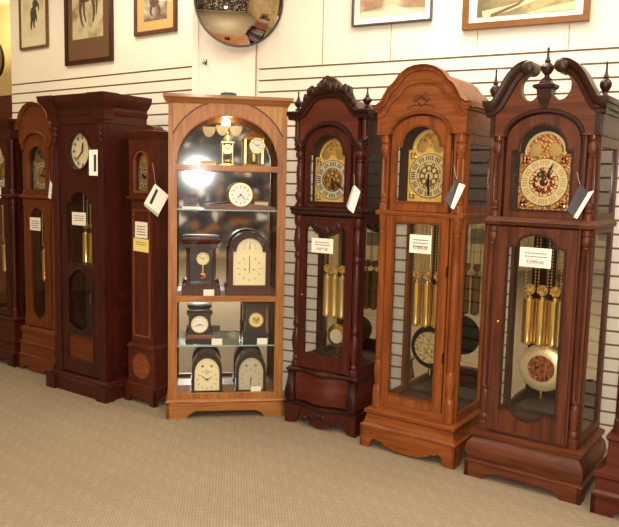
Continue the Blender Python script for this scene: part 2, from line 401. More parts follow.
# ------------------------------------------------------------------ clock pieces
def dial(par, y, z0, hw, zs, ra, zt, plate, ring, centre, cx=0, moon=True, rosette=True, hands=(150, 20), numerals=True, filigree=False):
    d = MB().prism(arched(hw, z0, zs, ra, zt-zs, cx), y, y+.006).build('dial', plate, par)
    cz = (z0+zs)/2; r1 = min(hw, (zs-z0)/2)*.93; r0 = r1*.62
    MB().ring(r0, r1, y-.004, y, cx, cz).build('chapter_ring', ring, d)
    MB().ring(r1*.985, r1*1.015, y-.005, y, cx, cz).ring(r0*.97, r0*1.0, y-.005, y, cx, cz).build('ring_edges', M['umber'], d)
    MB().lathey([(r0*.98, y), (r0*.98, y-.002), (.001, y-.003)], cx, cz).build('dial_centre', centre, d)
    if rosette:
        mb = MB()
        for k in range(9):
            a = 2*PI*k/9; mb.sphere((cx+r0*.58*math.cos(a), y-.005, cz+r0*.58*math.sin(a)), r0*.22, (1, .35, 1), 8); mb.ring(r0*.10, r0*.16, y-.006, y-.002, cx+r0*.86*math.cos(a+.35), cz+r0*.86*math.sin(a+.35), 10)
        mb.sphere((cx, y-.005, cz), r0*.3, (1, .35, 1), 10)
        mb.build('rosette', M['copper'], d)
    if filigree:
        mb = MB()
        for k in range(8):
            a = 2*PI*k/8
            mb.ring(r0*.17, r0*.25, y-.006, y-.003, cx+r0*.55*math.cos(a), cz+r0*.55*math.sin(a), 14)
            mb.ring(r0*.08, r0*.13, y-.006, y-.003, cx+r0*.82*math.cos(a+.39), cz+r0*.82*math.sin(a+.39), 10)
        mb.build('filigree', M['umber'], d)
    if numerals:
        mb = MB()
        for k in range(12):
            a = 2*PI*k/12; c_, s_ = math.cos(a), math.sin(a)
            for off in ((-.012, 0, .012) if k % 3 else (-.018, -.006, .006, .018)):
                rr0, rr1 = r0+(r1-r0)*.22, r1-(r1-r0)*.22; w = .0028; o_ = off*hw/.13
                P = [(rr0, o_-w), (rr1, o_-w), (rr1, o_+w), (rr0, o_+w)]
                mb.quad(*[(cx+p*c_-q*s_, y-.0045, cz+p*s_+q*c_) for p, q in P])
        mb.build('numerals', M['ink'] if not rosette else M['brass_s'], d)
    for a, l, w in ((hands[0], r1*.92, .006), (hands[1], r1*.6, .009)):
        c_, s_ = math.sin(R(a)), math.cos(R(a))
        P = [(-.012, -w*.4), (-.012, w*.4), (l*.7, w), (l, 0), (l*.7, -w)]
        L = [(cx+p*c_-q*s_, cz+p*s_+q*c_) for p, q in P]
        MB().prism(L, y-.012, y-.010).build('hand', M['ink'], d)
    if moon:
        ac = zs
        path = arc(cx, ac, ra*.93, (zt-zs)*.95, 0, 180, 24)
        MB().sweep(path, [(-.008, y), (-.008, y-.004), (.004, y-.004), (.004, y)]).build('arch_band', ring if ring is not M['silver'] else M['brass'], d)
        MB().prism(arc(cx, ac+.012, ra*.72, (zt-zs)*.74, 0, 180, 18), y-.002, y).build('moon_disc', moon if moon is not True else M['brass_e'], d)
        mb = MB()
        for sgn in (-1, 1): mb.lathey([(ra*.3, y-.001), (ra*.3, y-.005), (.001, y-.006)], cx+sgn*ra*.48, ac+.016, 20)
        mb.build('hemispheres', M['brass_s'], d)
    mb = MB()
    for sx in (-1, 1):
        for sz in (-1, 1):
            ox, oz = cx+sx*hw*.83, cz+sz*(zs-z0)/2*.83
            for j in range(4):
                mb.sphere((ox-sx*hw*.12*(j % 2)*1.1, y-.002, oz-sz*hw*.12*(j//2)*1.1), hw*.085, (1, .4, 1), 8)
    mb.build('spandrels', M['copper'] if rosette else M['brass_e'], d)
    return d

def weight(par, cx, cy, z0, z1, r, ztop, mat, fancy=True):
    w = MB().lathe([(.002, z0-.012), (r*.5, z0-.008), (r*.6, z0), (r, z0+.002), (r*1.04, z0+.012), (r, z0+.016), (r, z1-.016), (r*1.04, z1-.012), (r, z1-.002), (r*.5, z1), (r*.25, z1+.012), (.002, z1+.014)], cx, cy, 24).build('weight', mat, par)
    pz = z1+.045; rp = r*.85
    p = MB().lathey([(rp*.5, cy-.008), (rp, cy-.008), (rp*.82, cy), (rp, cy+.008), (rp*.5, cy+.008)], cx, pz, 20)
    p.tube([(cx, cy, z1), (cx, cy, pz)], .003)
    if fancy:
        for k in range(7):
            a = 2*PI*k/7; p.sphere((cx+rp*.9*math.cos(a), cy-.01, pz+rp*.9*math.sin(a)), rp*.28, (1, .5, 1), 6)
    p.build('pulley', M['brass_e'], w)
    mb = MB()
    for sx in (-1, 1):
        x = cx+sx*rp*.92; n = int((ztop-pz)/.017)
        for i in range(n):
            z = pz+(i+.5)*.017
            mb.sphere((x, cy, z), .0062, (.8, .8, 1.15), 6)
    mb.build('chain', M['brass_s'], w)
    return w

def pendulum(par, cx, cy, cz, r, ztop, mat, centre, rod=M['blk'], rodw=.012, mr=.56):
    p = MB().box(cx-rodw, cx+rodw, cy-.004, cy+.004, cz, ztop).build('pendulum', rod, par)
    MB().lathey([(.001, cy-.022), (r*.55, cy-.02), (r*.9, cy-.012), (r, cy), (r*.9, cy+.010), (.001, cy+.016)], cx, cz, 40).build('bob', mat, p)
    MB().lathey([(r*mr, cy-.012-.012*(mr < .6)), (r*mr*.97, cy-.026), (r*mr*.75, cy-.024), (.001, cy-.028)], cx, cz, 30).build('bob_medallion', centre, p)
    MB().lathe([(.003, cz-r-.05), (.006, cz-r-.03), (.004, cz-r)], cx, cy, 8).build('rating_nut', M['brass'], p)
    return p

def finial(par, x, y, z, h, mat, name='finial', s=1.0):
    P = [(.02, 0), (.022, .04), (.012, .10), (.010, .16), (.018, .22), (.027, .32), (.028, .40), (.02, .48), (.010, .53), (.013, .58), (.009, .63), (.0055, .72), (.0045, .88), (.006, .94), (.0015, 1)]
    return MB().lathe([(r*s, z+t*h) for r, t in P], x, y, 16).build(name, mat, par)

def bracket_front(bw, pz, style):
    h = pz
    if style == 'scallop':
        half = [(-bw, 0), (-bw*.80, 0), (-bw*.77, h*.2), (-bw*.74, h*.42), (-bw*.66, h*.5), (-bw*.6, h*.4), (-bw*.52, h*.42), (-bw*.47, h*.28), (-bw*.38, h*.22), (-bw*.26, h*.12), (-bw*.1, h*.1)]
    elif style == 'ogee':
        half = [(-bw, 0), (-bw*.66, 0), (-bw*.62, h*.25), (-bw*.55, h*.42), (-bw*.5, h*.5)]
    elif style == 'low':
        half = [(-bw, 0), (-bw*.7, 0), (-bw*.66, h*.2), (-bw*.6, h*.3)]
    elif style == 'drop':
        half = [(-bw, 0), (-bw*.74, 0), (-bw*.70, h*.3), (-bw*.6, h*.4), (-bw*.45, h*.25), (-bw*.3, h*.05), (-bw*.15, h*.02)]
    else:
        half = [(-bw, 0)]
    bot = half+[(-x, z) for x, z in reversed(half)]
    return bot+[(bw, pz), (-bw, pz)]

def plinth(par, bw, D, pz, style, mat, y0=0.0, t=.022, name='plinth', cx=0):
    mb = MB()
    mb.prism([(x+cx, z) for x, z in bracket_front(bw, pz, style)], y0, y0+t)
    dd = (D-y0)/2
    side = [(p[0]+y0+dd, p[1]) for p in bracket_front(dd, pz, 'ogee' if style != 'box' else 'box')]
    for sx in (-1, 1):
        x1 = cx+sx*bw; mb.prism(side, min(x1, x1-sx*t), max(x1, x1-sx*t), axis='x')
    mb.box(cx-bw+t, cx+bw-t, y0+t, D, pz-.02, pz-.001)
    return mb.build(name, mat, par)

def case_frame(par, hw, fy, D, z0, z1, zh, zt, wm, cw=.05, mirror=True, glass=True, colset=.05):
    """carcass: corner stiles, rear stiles, rails, back, floor, side panes"""
    mb = MB()
    for sx in (-1, 1):
        a, b = sorted((sx*hw, sx*(hw-cw)))
        mb.box(a, b, fy+colset, fy+colset+.02, z0, zt)                    # front stile behind the column
        a, b = sorted((sx*(hw-cw), sx*(hw-cw+.012)))
        mb.box(a, b, fy+.002, fy+colset, z0, zt)                          # return beside the door
        a, b = sorted((sx*hw, sx*(hw-.02)))
        mb.box(a, b, D-.055, D, z0, zt)                                   # rear stile
        for q0, q1 in ((z0, z0+.05), (zh-.05, zh+.05), (zt-.05, zt)):
            mb.box(a, b, fy+colset+.02, D-.055, q0, q1)
        if not glass: mb.box(a, b, fy+colset+.02, D-.055, z0+.05, zt-.05)
    mb.build('case', wm, par)
    MB().box(-hw+.02, hw-.02, fy+.02, D-.012, z0, z0+.012).build('case_floor', M['inner'], par)
    MB().box(-hw+.02, hw-.02, D-.012, D, z0+.012, zt).build('back_panel', wm if not mirror else M['inner'], par)
    if mirror: MB().box(-hw+.03, hw-.03, D-.016, D-.0125, z0+.03, zh-.02).build('mirror_back', M['mirror'], par)
    if glass:
        for sx in (-1, 1):
            x = sx*(hw-.01); mb = MB()
            mb.quad((x, fy+colset+.02, z0+.05), (x, D-.055, z0+.05), (x, D-.055, zh-.05), (x, fy+colset+.02, zh-.05))
            mb.quad((x, fy+colset+.02, zh+.05), (x, D-.055, zh+.05), (x, D-.055, zt-.05), (x, fy+colset+.02, zt-.05))
            mb.build('side_glass', M['glass'], par)

def door(par, name, outer, hole, y0, y1, wm, lip=None, gl='door_glass'):
    d = MB().prism(outer, y0, y1, [hole]).build(name, wm, par)
    pane(hole, (y0+y1)/2, gl, d)
    if lip:
        MB().sweep(hole+[hole[0]], [(-.006, y0-.003), (.006, y0-.003), (.006, y0+.004), (-.006, y0+.004)]).build('door_bead', lip, d)
    return d

def leafblob(mb, pts, y, rx, seed=1, dy=.6):
    rnd = random.Random(seed)
    for x, z, r in pts:
        mb.sphere((x, y, z), r, (1, dy, 1), 10)
        for k in range(4):
            a = rnd.uniform(0, 2*PI); mb.sphere((x+r*.75*math.cos(a), y-.004, z+r*.75*math.sin(a)), r*.42, (1, dy, 1), 7)

# ================================================================== CLOCK 7 : swan-neck pediment
def clock_swan(loc, rz):
    t = thing('grandfather_clock', 'tall walnut-brown grandfather clock with open swan-neck scroll top and three finials', 'clock', loc, rz)
    hw, fy, D = .262, .045, .49
    plinth(t, .304, D, .078, 'ogee', M['mahog_x'])
    MB().stack(hw, fy, D, [(.042, .076), (.045, .085), (.03, .094), (.034, .105), (.042, .125), (.044, .15), (.036, .185), (.016, .205), (.012, .216), (.028, .225), (.032, .245), (.006, .254)]).build('base', M['mahog_x'], t)
    case_frame(t, hw, fy, D, .25, .3, 1.375, 1.80, M['mahog'], cw=.065)
    # waist ledge with dentils
    wl = MB().stack(hw, fy, D, [(-.01, 1.345), (.012, 1.356), (.014, 1.372), (.004, 1.384), (.0, 1.395)]).build('waist_moulding', M['mahog_x'], t)
    mb = MB()
    for i in range(24): x = -.19+i*.0165; mb.box(x, x+.009, fy-.018, fy-.004, 1.36, 1.372)
    mb.build('dentils', M['mahog_d'], wl)
    # trunk door
    hole = [(-.145, .385), (-.12, .40), (-.09, .395), (-.05, .362), (0, .347), (.05, .362), (.09, .395), (.12, .40), (.145, .385), (.145, 1.245), (.12, 1.25)] + arc(0, 1.25, .1, .062, 0, 180, 14) + [(-.12, 1.25), (-.145, 1.245)]
    d = door(t, 'trunk_door', rectl(-.196, .196, .27, 1.345), hole, fy-.004, fy+.02, M['mahog'], M['mahog_d'])
    MB().lathey([(.001, fy-.012), (.006, fy-.01), (.008, fy-.004)], -.175, .85, 12).build('escutcheon', M['brass'], d)
    MB().stack(.2, fy, fy+.02, [(0, .25), (.006, .255), (.006, .268), (0, .272)]).build('door_sill', M['mahog_d'], t)
    # columns
    for sx in (-1, 1):
        x = sx*.232; y = fy+.026
        P = [(.030, .255), (.030, .30), (.022, .305), (.026, .315), (.026, .335), (.02, .345), (.024, .355), (.022, .37), (.026, .42), (.021, .47), (.017, .478), (.022, .485), (.022, .495)]
        P += [(.022, .50, 1), (.024, .75, 1), (.024, 1.10, 1), (.020, 1.25, 1)] + [(.022, 1.255), (.018, 1.262), (.026, 1.275), (.027, 1.30), (.02, 1.315), (.026, 1.32), (.026, 1.345)]
        MB().lathe(P, x, y, 48, 8, .34).build('trunk_column', M['mahog'], t)
        P = [(.028, 1.395), (.028, 1.42), (.019, 1.428), (.024, 1.436), (.019, 1.446), (.025, 1.458), (.024, 1.475)] + [(.024, 1.48, 1), (.024, 1.58, 1), (.022, 1.695, 1)] + [(.024, 1.70), (.018, 1.707), (.026, 1.72), (.028, 1.745), (.022, 1.765), (.018, 1.772), (.026, 1.782), (.027, 1.80)]
        MB().lathe(P, x, y, 48, 8, .34).build('hood_column', M['mahog'], t)
    # hood door
    outer = arched(.18, 1.397, 1.79, .176, .112)
    hole = arched(.147, 1.432, 1.728, .118, .126)
    door(t, 'hood_door', outer, hole, fy-.002, fy+.02, M['mahog'], M['mahog_d'], 'dial_glass')
    MB().box(-.195, .195, fy+.10, fy+.12, 1.39, 1.935).build('dial_mask', M['inner'], t)
    dial(t, fy+.055, 1.432, .127, 1.715, .103, 1.822, M['lace'], M['brass_l'], M['brass_l'], hands=(25, 348), numerals=True, moon=M['lace'])
    # pediment board
    half = [(-.268, 1.80), (-.268, 1.93), (-.245, 1.95)]+smooth([(-.228, 1.985), (-.196, 2.04), (-.165, 2.09), (-.12, 2.128), (-.08, 2.125)])+smooth([(-.068, 2.10), (-.098, 2.088), (-.118, 2.062), (-.122, 2.03), (-.113, 1.998), (-.09, 1.974), (-.06, 1.972), (-.036, 1.995)])
    top = half+[(-x, z) for x, z in reversed(half)]
    bot = [(.185, 1.80)]+arc(0, 1.80, .182, .113, 0, 180, 20)+[(-.185, 1.80)]
    ped = MB().prism(top+bot, fy-.012, fy+.035).build('pediment', M['mahog_x'], t)
    MB().sweep([(-.186, 1.80)]+arc(0, 1.80, .183, .114, 180, 0, 20)+[(.186, 1.80)], [(0, fy-.02), (.014, fy-.02), (.018, fy-.012), (0, fy-.012)]).build('arch_bead', M['mahog_d'], ped)
    for sx in (-1, 1):
        P = smooth([(-.292, 1.957), (-.275, 1.959), (-.257, 1.971), (-.240, 1.999), (-.214, 2.046), (-.187, 2.092), (-.152, 2.132), (-.115, 2.155), (-.082, 2.160)])
        if sx > 0: P = [(-x, z) for x, z in reversed(P)]
        prof = [(-.06, fy-.012), (-.056, fy-.024), (-.038, fy-.028), (-.03, fy-.044), (-.014, fy-.056), (.0, fy-.058), (.0, fy+.05), (-.06, fy+.035)]
        MB().sweep(P, prof).build('swan_neck_moulding', M['mahog_d'], ped)
        MB().lathey([(.001, fy-.070), (.014, fy-.068), (.026, fy-.063), (.033, fy-.054), (.034, fy+.05)], sx*.080, 2.126, 28).build('scroll_rosette', M['mahog_d'], ped)
        # side cornice, front corner return
        x0 = sx*hw
        for o, q0, q1 in ((.006, 1.80, 1.905), (.018, 1.905, 1.925), (.032, 1.925, 1.95), (.042, 1.95, 1.975)):
            a, b = sorted((x0-sx*.02, x0+sx*o)); MB().box(a, b, fy-.01-o*.9, D+.0, q0, q1).build('side_cornice', M['mahog_d'], t)
        finial(t, sx*.268, fy+.03, 1.972, .17, M['mahog_d'])
    MB().box(-.26, .26, fy+.036, D, 1.93, 1.97).build('hood_roof', M['mahog_d'], t)
    p = MB().rings([[(sx*w, y_, z) for sx, y_ in ((-1, fy-.02-e), (1, fy-.02-e), (1, fy+.035), (-1, fy+.035))] for w, e, z in ((.006, 0, 1.93), (.018, .004, 1.95), (.032, .012, 1.985), (.036, .014, 2.015), (.036, .014, 2.02), (.052, .026, 2.03), (.054, .028, 2.042), (.03, .01, 2.05), (.022, .004, 2.062), (.014, 0, 2.07))]).build('finial_pedestal', M['mahog_d'], t)
    finial(t, 0, fy, 2.065, .16, M['mahog_d'], s=1.15)
    for x in (-.066, 0, .066): weight(t, x, .19, .728, .97, .031, 1.36, M['brass'])
    pendulum(t, .005, .25, .59, .127, 1.34, M['brass_l'], M['copper'])
    return t

# ================================================================== CLOCK 5 : honey oak, arched bonnet
def clock_bonnet(loc, rz):
    t = thing('grandfather_clock', 'honey-oak grandfather clock with arched bonnet top and carved shell, brass dial', 'clock', loc, rz)
    hw, fy, D = .262, .04, .48
    plinth(t, .30, D, .122, 'scallop', M['oak_x'])
    MB().stack(hw, fy, D, [(.038, .12), (.04, .132), (.026, .142), (.02, .16), (.014, .185), (.012, .195), (.024, .205), (.026, .222), (.006, .232)]).build('base', M['oak_x'], t)
    case_frame(t, hw, fy, D, .23, .3, 1.385, 1.82, M['oak'], cw=.065)
    MB().stack(hw, fy, D, [(-.012, 1.365), (.004, 1.372), (.006, 1.39), (-.004, 1.398)]).build('waist_moulding', M['oak_x'], t)
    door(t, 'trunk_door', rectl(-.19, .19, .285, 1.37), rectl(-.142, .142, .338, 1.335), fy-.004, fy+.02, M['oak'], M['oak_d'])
    hd = MB()
    for z in (.6, 1.08): hd.box(.188, .196, fy-.012, fy+.004, z-.03, z+.03)
    hd.build('hinges', M['iron'], t)
    MB().box(-.196, .196, fy+.003, fy+.02, .232, .284).build('door_sill', M['oak_x'], t)
    for sx in (-1, 1):
        x = sx*.226; y = fy+.026
        P = [(.032, .235), (.032, .34), (.028, .36), (.019, .372), (.022, .38), (.019, .39), (.025, .42), (.027, .46), (.023, .51), (.017, .525), (.021, .532), (.021, .54)]
        P += [(.022, .545), (.024, .8), (.023, 1.1), (.021, 1.27)] + [(.024, 1.275), (.018, 1.283), (.026, 1.30), (.026, 1.33), (.03, 1.34), (.03, 1.375)]
        MB().lathe(P, x, y, 28).build('trunk_column', M['oak'], t)
        P = [(.03, 1.398), (.03, 1.43), (.02, 1.44), (.024, 1.452), (.019, 1.462), (.025, 1.475), (.024, 1.49)] + [(.024, 1.495, 1), (.024, 1.6, 1), (.022, 1.69, 1)] + [(.025, 1.695), (.018, 1.703), (.026, 1.72), (.03, 1.74), (.03, 1.76), (.022, 1.77), (.03, 1.78), (.03, 1.82)]
        MB().lathe(P, x, y, 48, 8, .34).build('hood_column', M['oak'], t)
    outer = arched(.178, 1.40, 1.815, .172, .105)
    hole = arched(.145, 1.448, 1.755, .118, .112)
    door(t, 'hood_door', outer, hole, fy-.002, fy+.02, M['oak'], M['oak_d'], 'dial_glass')
    MB().box(-.195, .195, fy+.13, fy+.15, 1.39, 1.96).build('dial_mask', M['inner'], t)
    dial(t, fy+.09, 1.452, .132, 1.74, .108, 1.85, M['gold_dial'], M['brass_l'], M['brass_l'], hands=(178, 182), numerals=True, rosette=False, filigree=True, cx=.016)
    half = [(-.295, 1.985), (-.265, 1.985), (-.24, 2.003), (-.222, 2.035), (-.197, 2.075), (-.165, 2.1), (-.15, 2.115), (-.13, 2.142), (-.085, 2.173), (-.04, 2.186), (0, 2.189)]
    top = mirror_path(half)
    bot = [(.262, 1.82), (.19, 1.82)]+arc(0, 1.82, .172, .108, 0, 180, 20)+[(-.19, 1.82), (-.262, 1.82)]
    body = [(-.262, 1.955)]+[(x, z-.03) for x, z in top if abs(x) < .25]+[(.262, 1.955)]
    ped = MB().prism(body+bot, fy-.014, fy+.03).build('bonnet_front', M['oak_x'], t)
    roof = [(-.262, 1.93), (-.262, 1.955)]+[(x, z-.028) for x, z in top if abs(x) < .25]+[(.262, 1.955), (.262, 1.93)]
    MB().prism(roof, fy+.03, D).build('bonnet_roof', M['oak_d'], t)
    prof = [(-.03, fy-.014), (-.028, fy-.022), (-.014, fy-.026), (-.008, fy-.038), (.0, fy-.044), (.0, fy+.03), (-.03, fy+.03)]
    MB().sweep(top, prof).build('bonnet_moulding', M['oak'], ped)
    half2 = [(-.262, 1.915), (-.235, 1.925), (-.21, 1.96), (-.185, 2.0), (-.15, 2.02), (-.13, 2.04), (-.105, 2.075), (-.06, 2.095), (0, 2.102)]
    MB().sweep(mirror_path(half2), [(-.009, fy-.012), (-.009, fy-.022), (.009, fy-.03), (.009, fy-.012)]).build('inner_moulding', M['oak_x'], ped)
    MB().sweep([(-.19, 1.82)]+arc(0, 1.82, .174, .11, 180, 0, 20)+[(.19, 1.82)], [(0, fy-.024), (.014, fy-.024), (.02, fy-.012), (0, fy-.012)]).build('arch_bead', M['oak_d'], ped)
    mb = MB()
    for k in range(9):
        a = R(20+140*k/8); mb.sphere((.035*math.cos(a), fy-.018, 1.995+.035*math.sin(a)), .016, (.6+.4*abs(math.cos(a)), .5, .6+.7*math.sin(a)), 8)
    mb.sphere((0, fy-.018, 1.985), .02, (1, .5, .9), 10)
    for sx in (-1, 1):
        for j in range(3): mb.sphere((sx*(.035+.02*j), fy-.016, 1.98-.006*j), .012-.002*j, (1.4, .5, .7), 8)
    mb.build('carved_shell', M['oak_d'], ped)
    for sx in (-1, 1):
        for o, q0, q1 in ((.004, 1.82, 1.945), (.016, 1.945, 1.96), (.028, 1.96, 1.985)):
            a, b = sorted((sx*(hw-.02), sx*(hw+o))); MB().box(a, b, fy-.014-o*.7, D, q0, q1).build('side_cornice', M['oak_x'], t)
    for x in (-.056, .01, .076): weight(t, x, .18, .735, .985, .028, 1.36, M['brass'])
    pendulum(t, 0.02, .24, .60, .128, 1.35, M['iron'], M['silver_e'], mr=.74)
    mb = MB()
    for i in range(5):
        mb.lathe([(.006, .9+.03*i), (.006, 1.33)], -.1+.05*i, D-.04, 8)
    mb.build('chime_rods', M['brass_s'], t)
    return t

# ================================================================== CLOCK 4 : ornate red mahogany
def clock_carved(loc, rz):
    t = thing('grandfather_clock', 'red mahogany grandfather clock with carved leaf crest and turned corner columns', 'clock', loc, rz)
    hw, fy, D = .242, .035, .39
    serp = lambda u: .022*math.cos(PI*u*1.5)*(1-abs(u)**4) if abs(u) < 1 else 0
    # base
    mb = MB()
    fl = bracket_front(.262, .12, 'drop'); n = 24
    V = []; Fc = []
    bz = lambda u: (.0 if abs(u) > .78 else (.05-.04*math.cos(PI*u/.78*1.0)*1.0 if abs(u) < .6 else .045*(1-(abs(u)-.6)/.18)))
    for i in range(n+1):
        u = -1+2*i/n; y_ = .012-serp(u)*.6
        z0 = max(0, bz(u))
        V += [(u*.262, y_, z0), (u*.262, y_, .12), (u*.262, y_+.02, z0), (u*.262, y_+.02, .12)]
        if i:
            a, b = (i-1)*4, i*4
            Fc += [(a, b, b+1, a+1), (a+2, a+3, b+3, b+2), (a, a+2, b+2, b), (a+1, b+1, b+3, a+3)]
    Fc += [(0, 1, 3, 2), (n*4, n*4+2, n*4+3, n*4+1)]
    mb.add(V, Fc)
    for sx in (-1, 1):
        a, b = sorted((sx*.262, sx*.242)); mb.prism([(.02, 0), (.1, 0), (.13, .05), (.24, .05), (.27, 0), (D, 0), (D, .12), (.02, .12)], a, b, axis='x')
    mb.build('plinth', M['red'], t)
    MB().stack(hw, fy, D, [(.024, .118), (.03, .125), (.03, .138), (.018, .146)], serp=serp).build('plinth_moulding', M['red_d'], t)
    MB().stack(hw, fy, D, [(.0, .144), (.02, .16), (.024, .2), (.016, .25), (.004, .30), (.0, .335)], serp=serp).build('bombe_base', M['red_x'], t)
    MB().stack(hw, fy, D, [(.004, .333), (.018, .342), (.02, .355), (.008, .366), (-.004, .372)], serp=serp).build('waist_base_moulding', M['red_d'], t)
    mb = MB()
    leafblob(mb, [(x, .065+.02*math.cos(x*20), .018) for x in (-.1, -.06, -.03, 0, .03, .06, .1)], -.004, 0, 5, .4)
    mb.build('apron_carving', M['red_d'], t)
    for sx in (-1, 1):
        x = sx*.225; mb = MB()
        mb.rings([[(x+w*c, y_+yy, z) for c, yy in ((-1, 0), (-.5, -.012), (.5, -.012), (1, 0), (1, .04), (-1, .04))] for w, y_, z in ((.032, .012, .15), (.036, .004, .17), (.034, .0, .21), (.026, .012, .27), (.022, .022, .31), (.026, .018, .335))])
        for k in range(3): mb.tube([(x+(k-1)*.016, -.012+.002*abs(k-1), .165), (x+(k-1)*.015, -.014, .21), (x+(k-1)*.010, .0, .28), (x+(k-1)*.008, .008, .32)], .006, 6)
        mb.build('corbel', M['red_d'], t)
    case_frame(t, hw, fy, D, .37, .3, 1.35, 1.77, M['red'], cw=.062)
    MB().stack(hw, fy, D, [(-.012, 1.335), (.008, 1.345), (.014, 1.355), (.01, 1.366), (.018, 1.372), (.018, 1.384), (.0, 1.396)]).build('waist_moulding', M['red_d'], t)
    hole = [(-.143, .47), (-.08, .478), (-.03, .462), (0, .458), (.03, .462), (.08, .478), (.143, .47), (.143, 1.255), (.125, 1.28), (.105, 1.27), (.075, 1.235), (.04, 1.222), (0, 1.21), (-.04, 1.222), (-.075, 1.235), (-.105, 1.27), (-.125, 1.28), (-.143, 1.255)]
    d = door(t, 'trunk_door', rectl(-.18, .18, .375, 1.335), hole, fy-.002, fy+.02, M['red'])
    mb = MB()
    leafblob(mb, [(0, 1.25, .03), (-.045, 1.262, .024), (.045, 1.262, .024), (-.085, 1.285, .02), (.085, 1.285, .02), (-.12, 1.305, .014), (.12, 1.305, .014), (0, 1.22, .014)], fy-.004, 0, 3, .35)
    mb.build('door_carving', M['red_d'], d)
    MB().lathey([(.001, fy-.01), (.006, fy-.008), (.008, fy-.002)], -.162, .84, 12).build('escutcheon', M['brass'], d)
    for sx in (-1, 1):
        x = sx*.213; y = fy+.024
        def balu(z0, z1, k):
            out = []
            H = z1-z0
            for r, q in ((.03, 0), (.03, .03), (.02, .04), (.026, .055), (.018, .07), (.022, .1), (.03, .15), (.031, .19), (.022, .24), (.017, .26), (.025, .275), (.025, .295), (.018, .31), (.022, .36), (.025, .5), (.024, .62), (.02, .70), (.017, .715), (.026, .73), (.026, .75), (.018, .765), (.028, .80), (.031, .85), (.026, .9), (.018, .93), (.028, .945), (.03, .97), (.03, 1)):
                out.append((r, z0+q*H))
            return out
        MB().lathe(balu(.372, 1.335, 0), x, y, 20).build('trunk_column', M['red'], t)
        MB().lathe(balu(1.396, 1.775, 0), x, y, 20).build('hood_column', M['red'], t)
        cp = MB(); cp.box(x-.028, x+.028, fy-.006, fy+.05, 1.775, 1.80)
        leafblob(cp, [(x, 1.77, .026), (x-.015, 1.75, .015), (x+.015, 1.75, .015)], fy-.002, 0, 9, .5); cp.build('column_capital', M['red_d'], t)
        P = [(.024, 1.80), (.024, 1.812), (.018, 1.82), (.019, 1.9), (.017, 1.915), (.022, 1.92), (.022, 1.93)]
        MB().lathe(P, sx*.238, y, 20).build('pediment_column', M['red'], t)
        finial(t, sx*.243, fy+.03, 1.985, .12, M['red_d'], s=.95)
    outer = arched(.162, 1.40, 1.758, .158, .118)
    hole = arched(.128, 1.424, 1.715, .112, .118)
    door(t, 'hood_door', outer, hole, fy-.002, fy+.02, M['red'], M['red_d'], 'dial_glass')
    MB().box(-.17, .17, fy+.10, fy+.12, 1.39, 1.92).build('dial_mask', M['inner'], t)
    dial(t, fy+.065, 1.424, .127, 1.70, .104, 1.812, M['gold_dial'], M['silver'], M['brass_e'], hands=(125, 170), rosette=False, filigree=True)
    # pediment
    half = [(-.285, 1.965), (-.215, 1.965), (-.19, 1.975), (-.167, 2.003), (-.13, 2.05), (-.085, 2.077), (-.04, 2.088), (0, 2.09)]
    top = mirror_path(half)
    bot = [(.205, 1.775), (.17, 1.765)]+arc(0, 1.765, .16, .125, 0, 180, 20)+[(-.17, 1.765), (-.205, 1.775)]
    body = [(-.205, 1.94)]+[(x, z-.03) for x, z in top if abs(x) < .2]+[(.205, 1.94)]
    ped = MB().prism(body+bot, fy-.004, fy+.035).build('tympanum', M['red_t'], t)
    MB().sweep([(-.172, 1.765)]+arc(0, 1.765, .161, .126, 180, 0, 20)+[(.172, 1.765)], [(0, fy-.018), (.018, fy-.018), (.024, fy-.004), (0, fy-.004)]).build('arch_bead', M['red_d'], ped)
    MB().sweep(top, [(-.04, fy-.004), (-.038, fy-.016), (-.02, fy-.022), (-.014, fy-.036), (.0, fy-.046), (.0, fy+.035), (-.04, fy+.035)]).build('arch_moulding', M['red_d'], ped)
    roof = [(-.24, 1.92), (-.24, 1.96)]+[(x, z-.03) for x, z in top if abs(x) < .18]+[(.24, 1.96), (.24, 1.92)]
    MB().prism(roof, fy+.035, D).build('hood_roof', M['red_d'], t)
    for sx in (-1, 1):
        for o, q0, q1 in ((.002, 1.77, 1.925), (.014, 1.925, 1.94), (.03, 1.94, 1.955), (.042, 1.955, 1.975)):
            a, b = sorted((sx*(hw-.035), sx*(hw+o))); MB().box(a, b, fy+.0-o*.9 if q0 > 1.9 else fy+.05, D, q0, q1).build('side_cornice', M['red_d'], t)
    mb = MB()
    cr = [(-.19, 1.985), (-.175, 2.03), (-.152, 2.075), (-.148, 2.108), (-.12, 2.122), (-.085, 2.113), (-.068, 2.138), (-.035, 2.165), (0, 2.175)]
    mb.prism(mirror_path(cr)+[(x, z-.004) for x, z in reversed(top) if abs(x) < .2], fy-.02, fy+.02)
    leafblob(mb, [(0, 2.12, .045), (-.045, 2.112, .03), (.045, 2.112, .03), (-.115, 2.092, .03), (.115, 2.092, .03), (-.15, 2.05, .026), (.15, 2.05, .026), (-.175, 2.01, .02), (.175, 2.01, .02), (-.08, 2.1, .02), (.08, 2.1, .02), (0, 2.155, .022)], fy-.022, 0, 4, .5)
    mb.build('carved_crest', M['red_d'], t)
    for x in (-.055, 0, .055): weight(t, x, .16, .70, .96, .0275, 1.33, M['brass_s'])
    pendulum(t, .0, .22, .565, .083, 1.3, M['brass'], M['silver'])
    return t

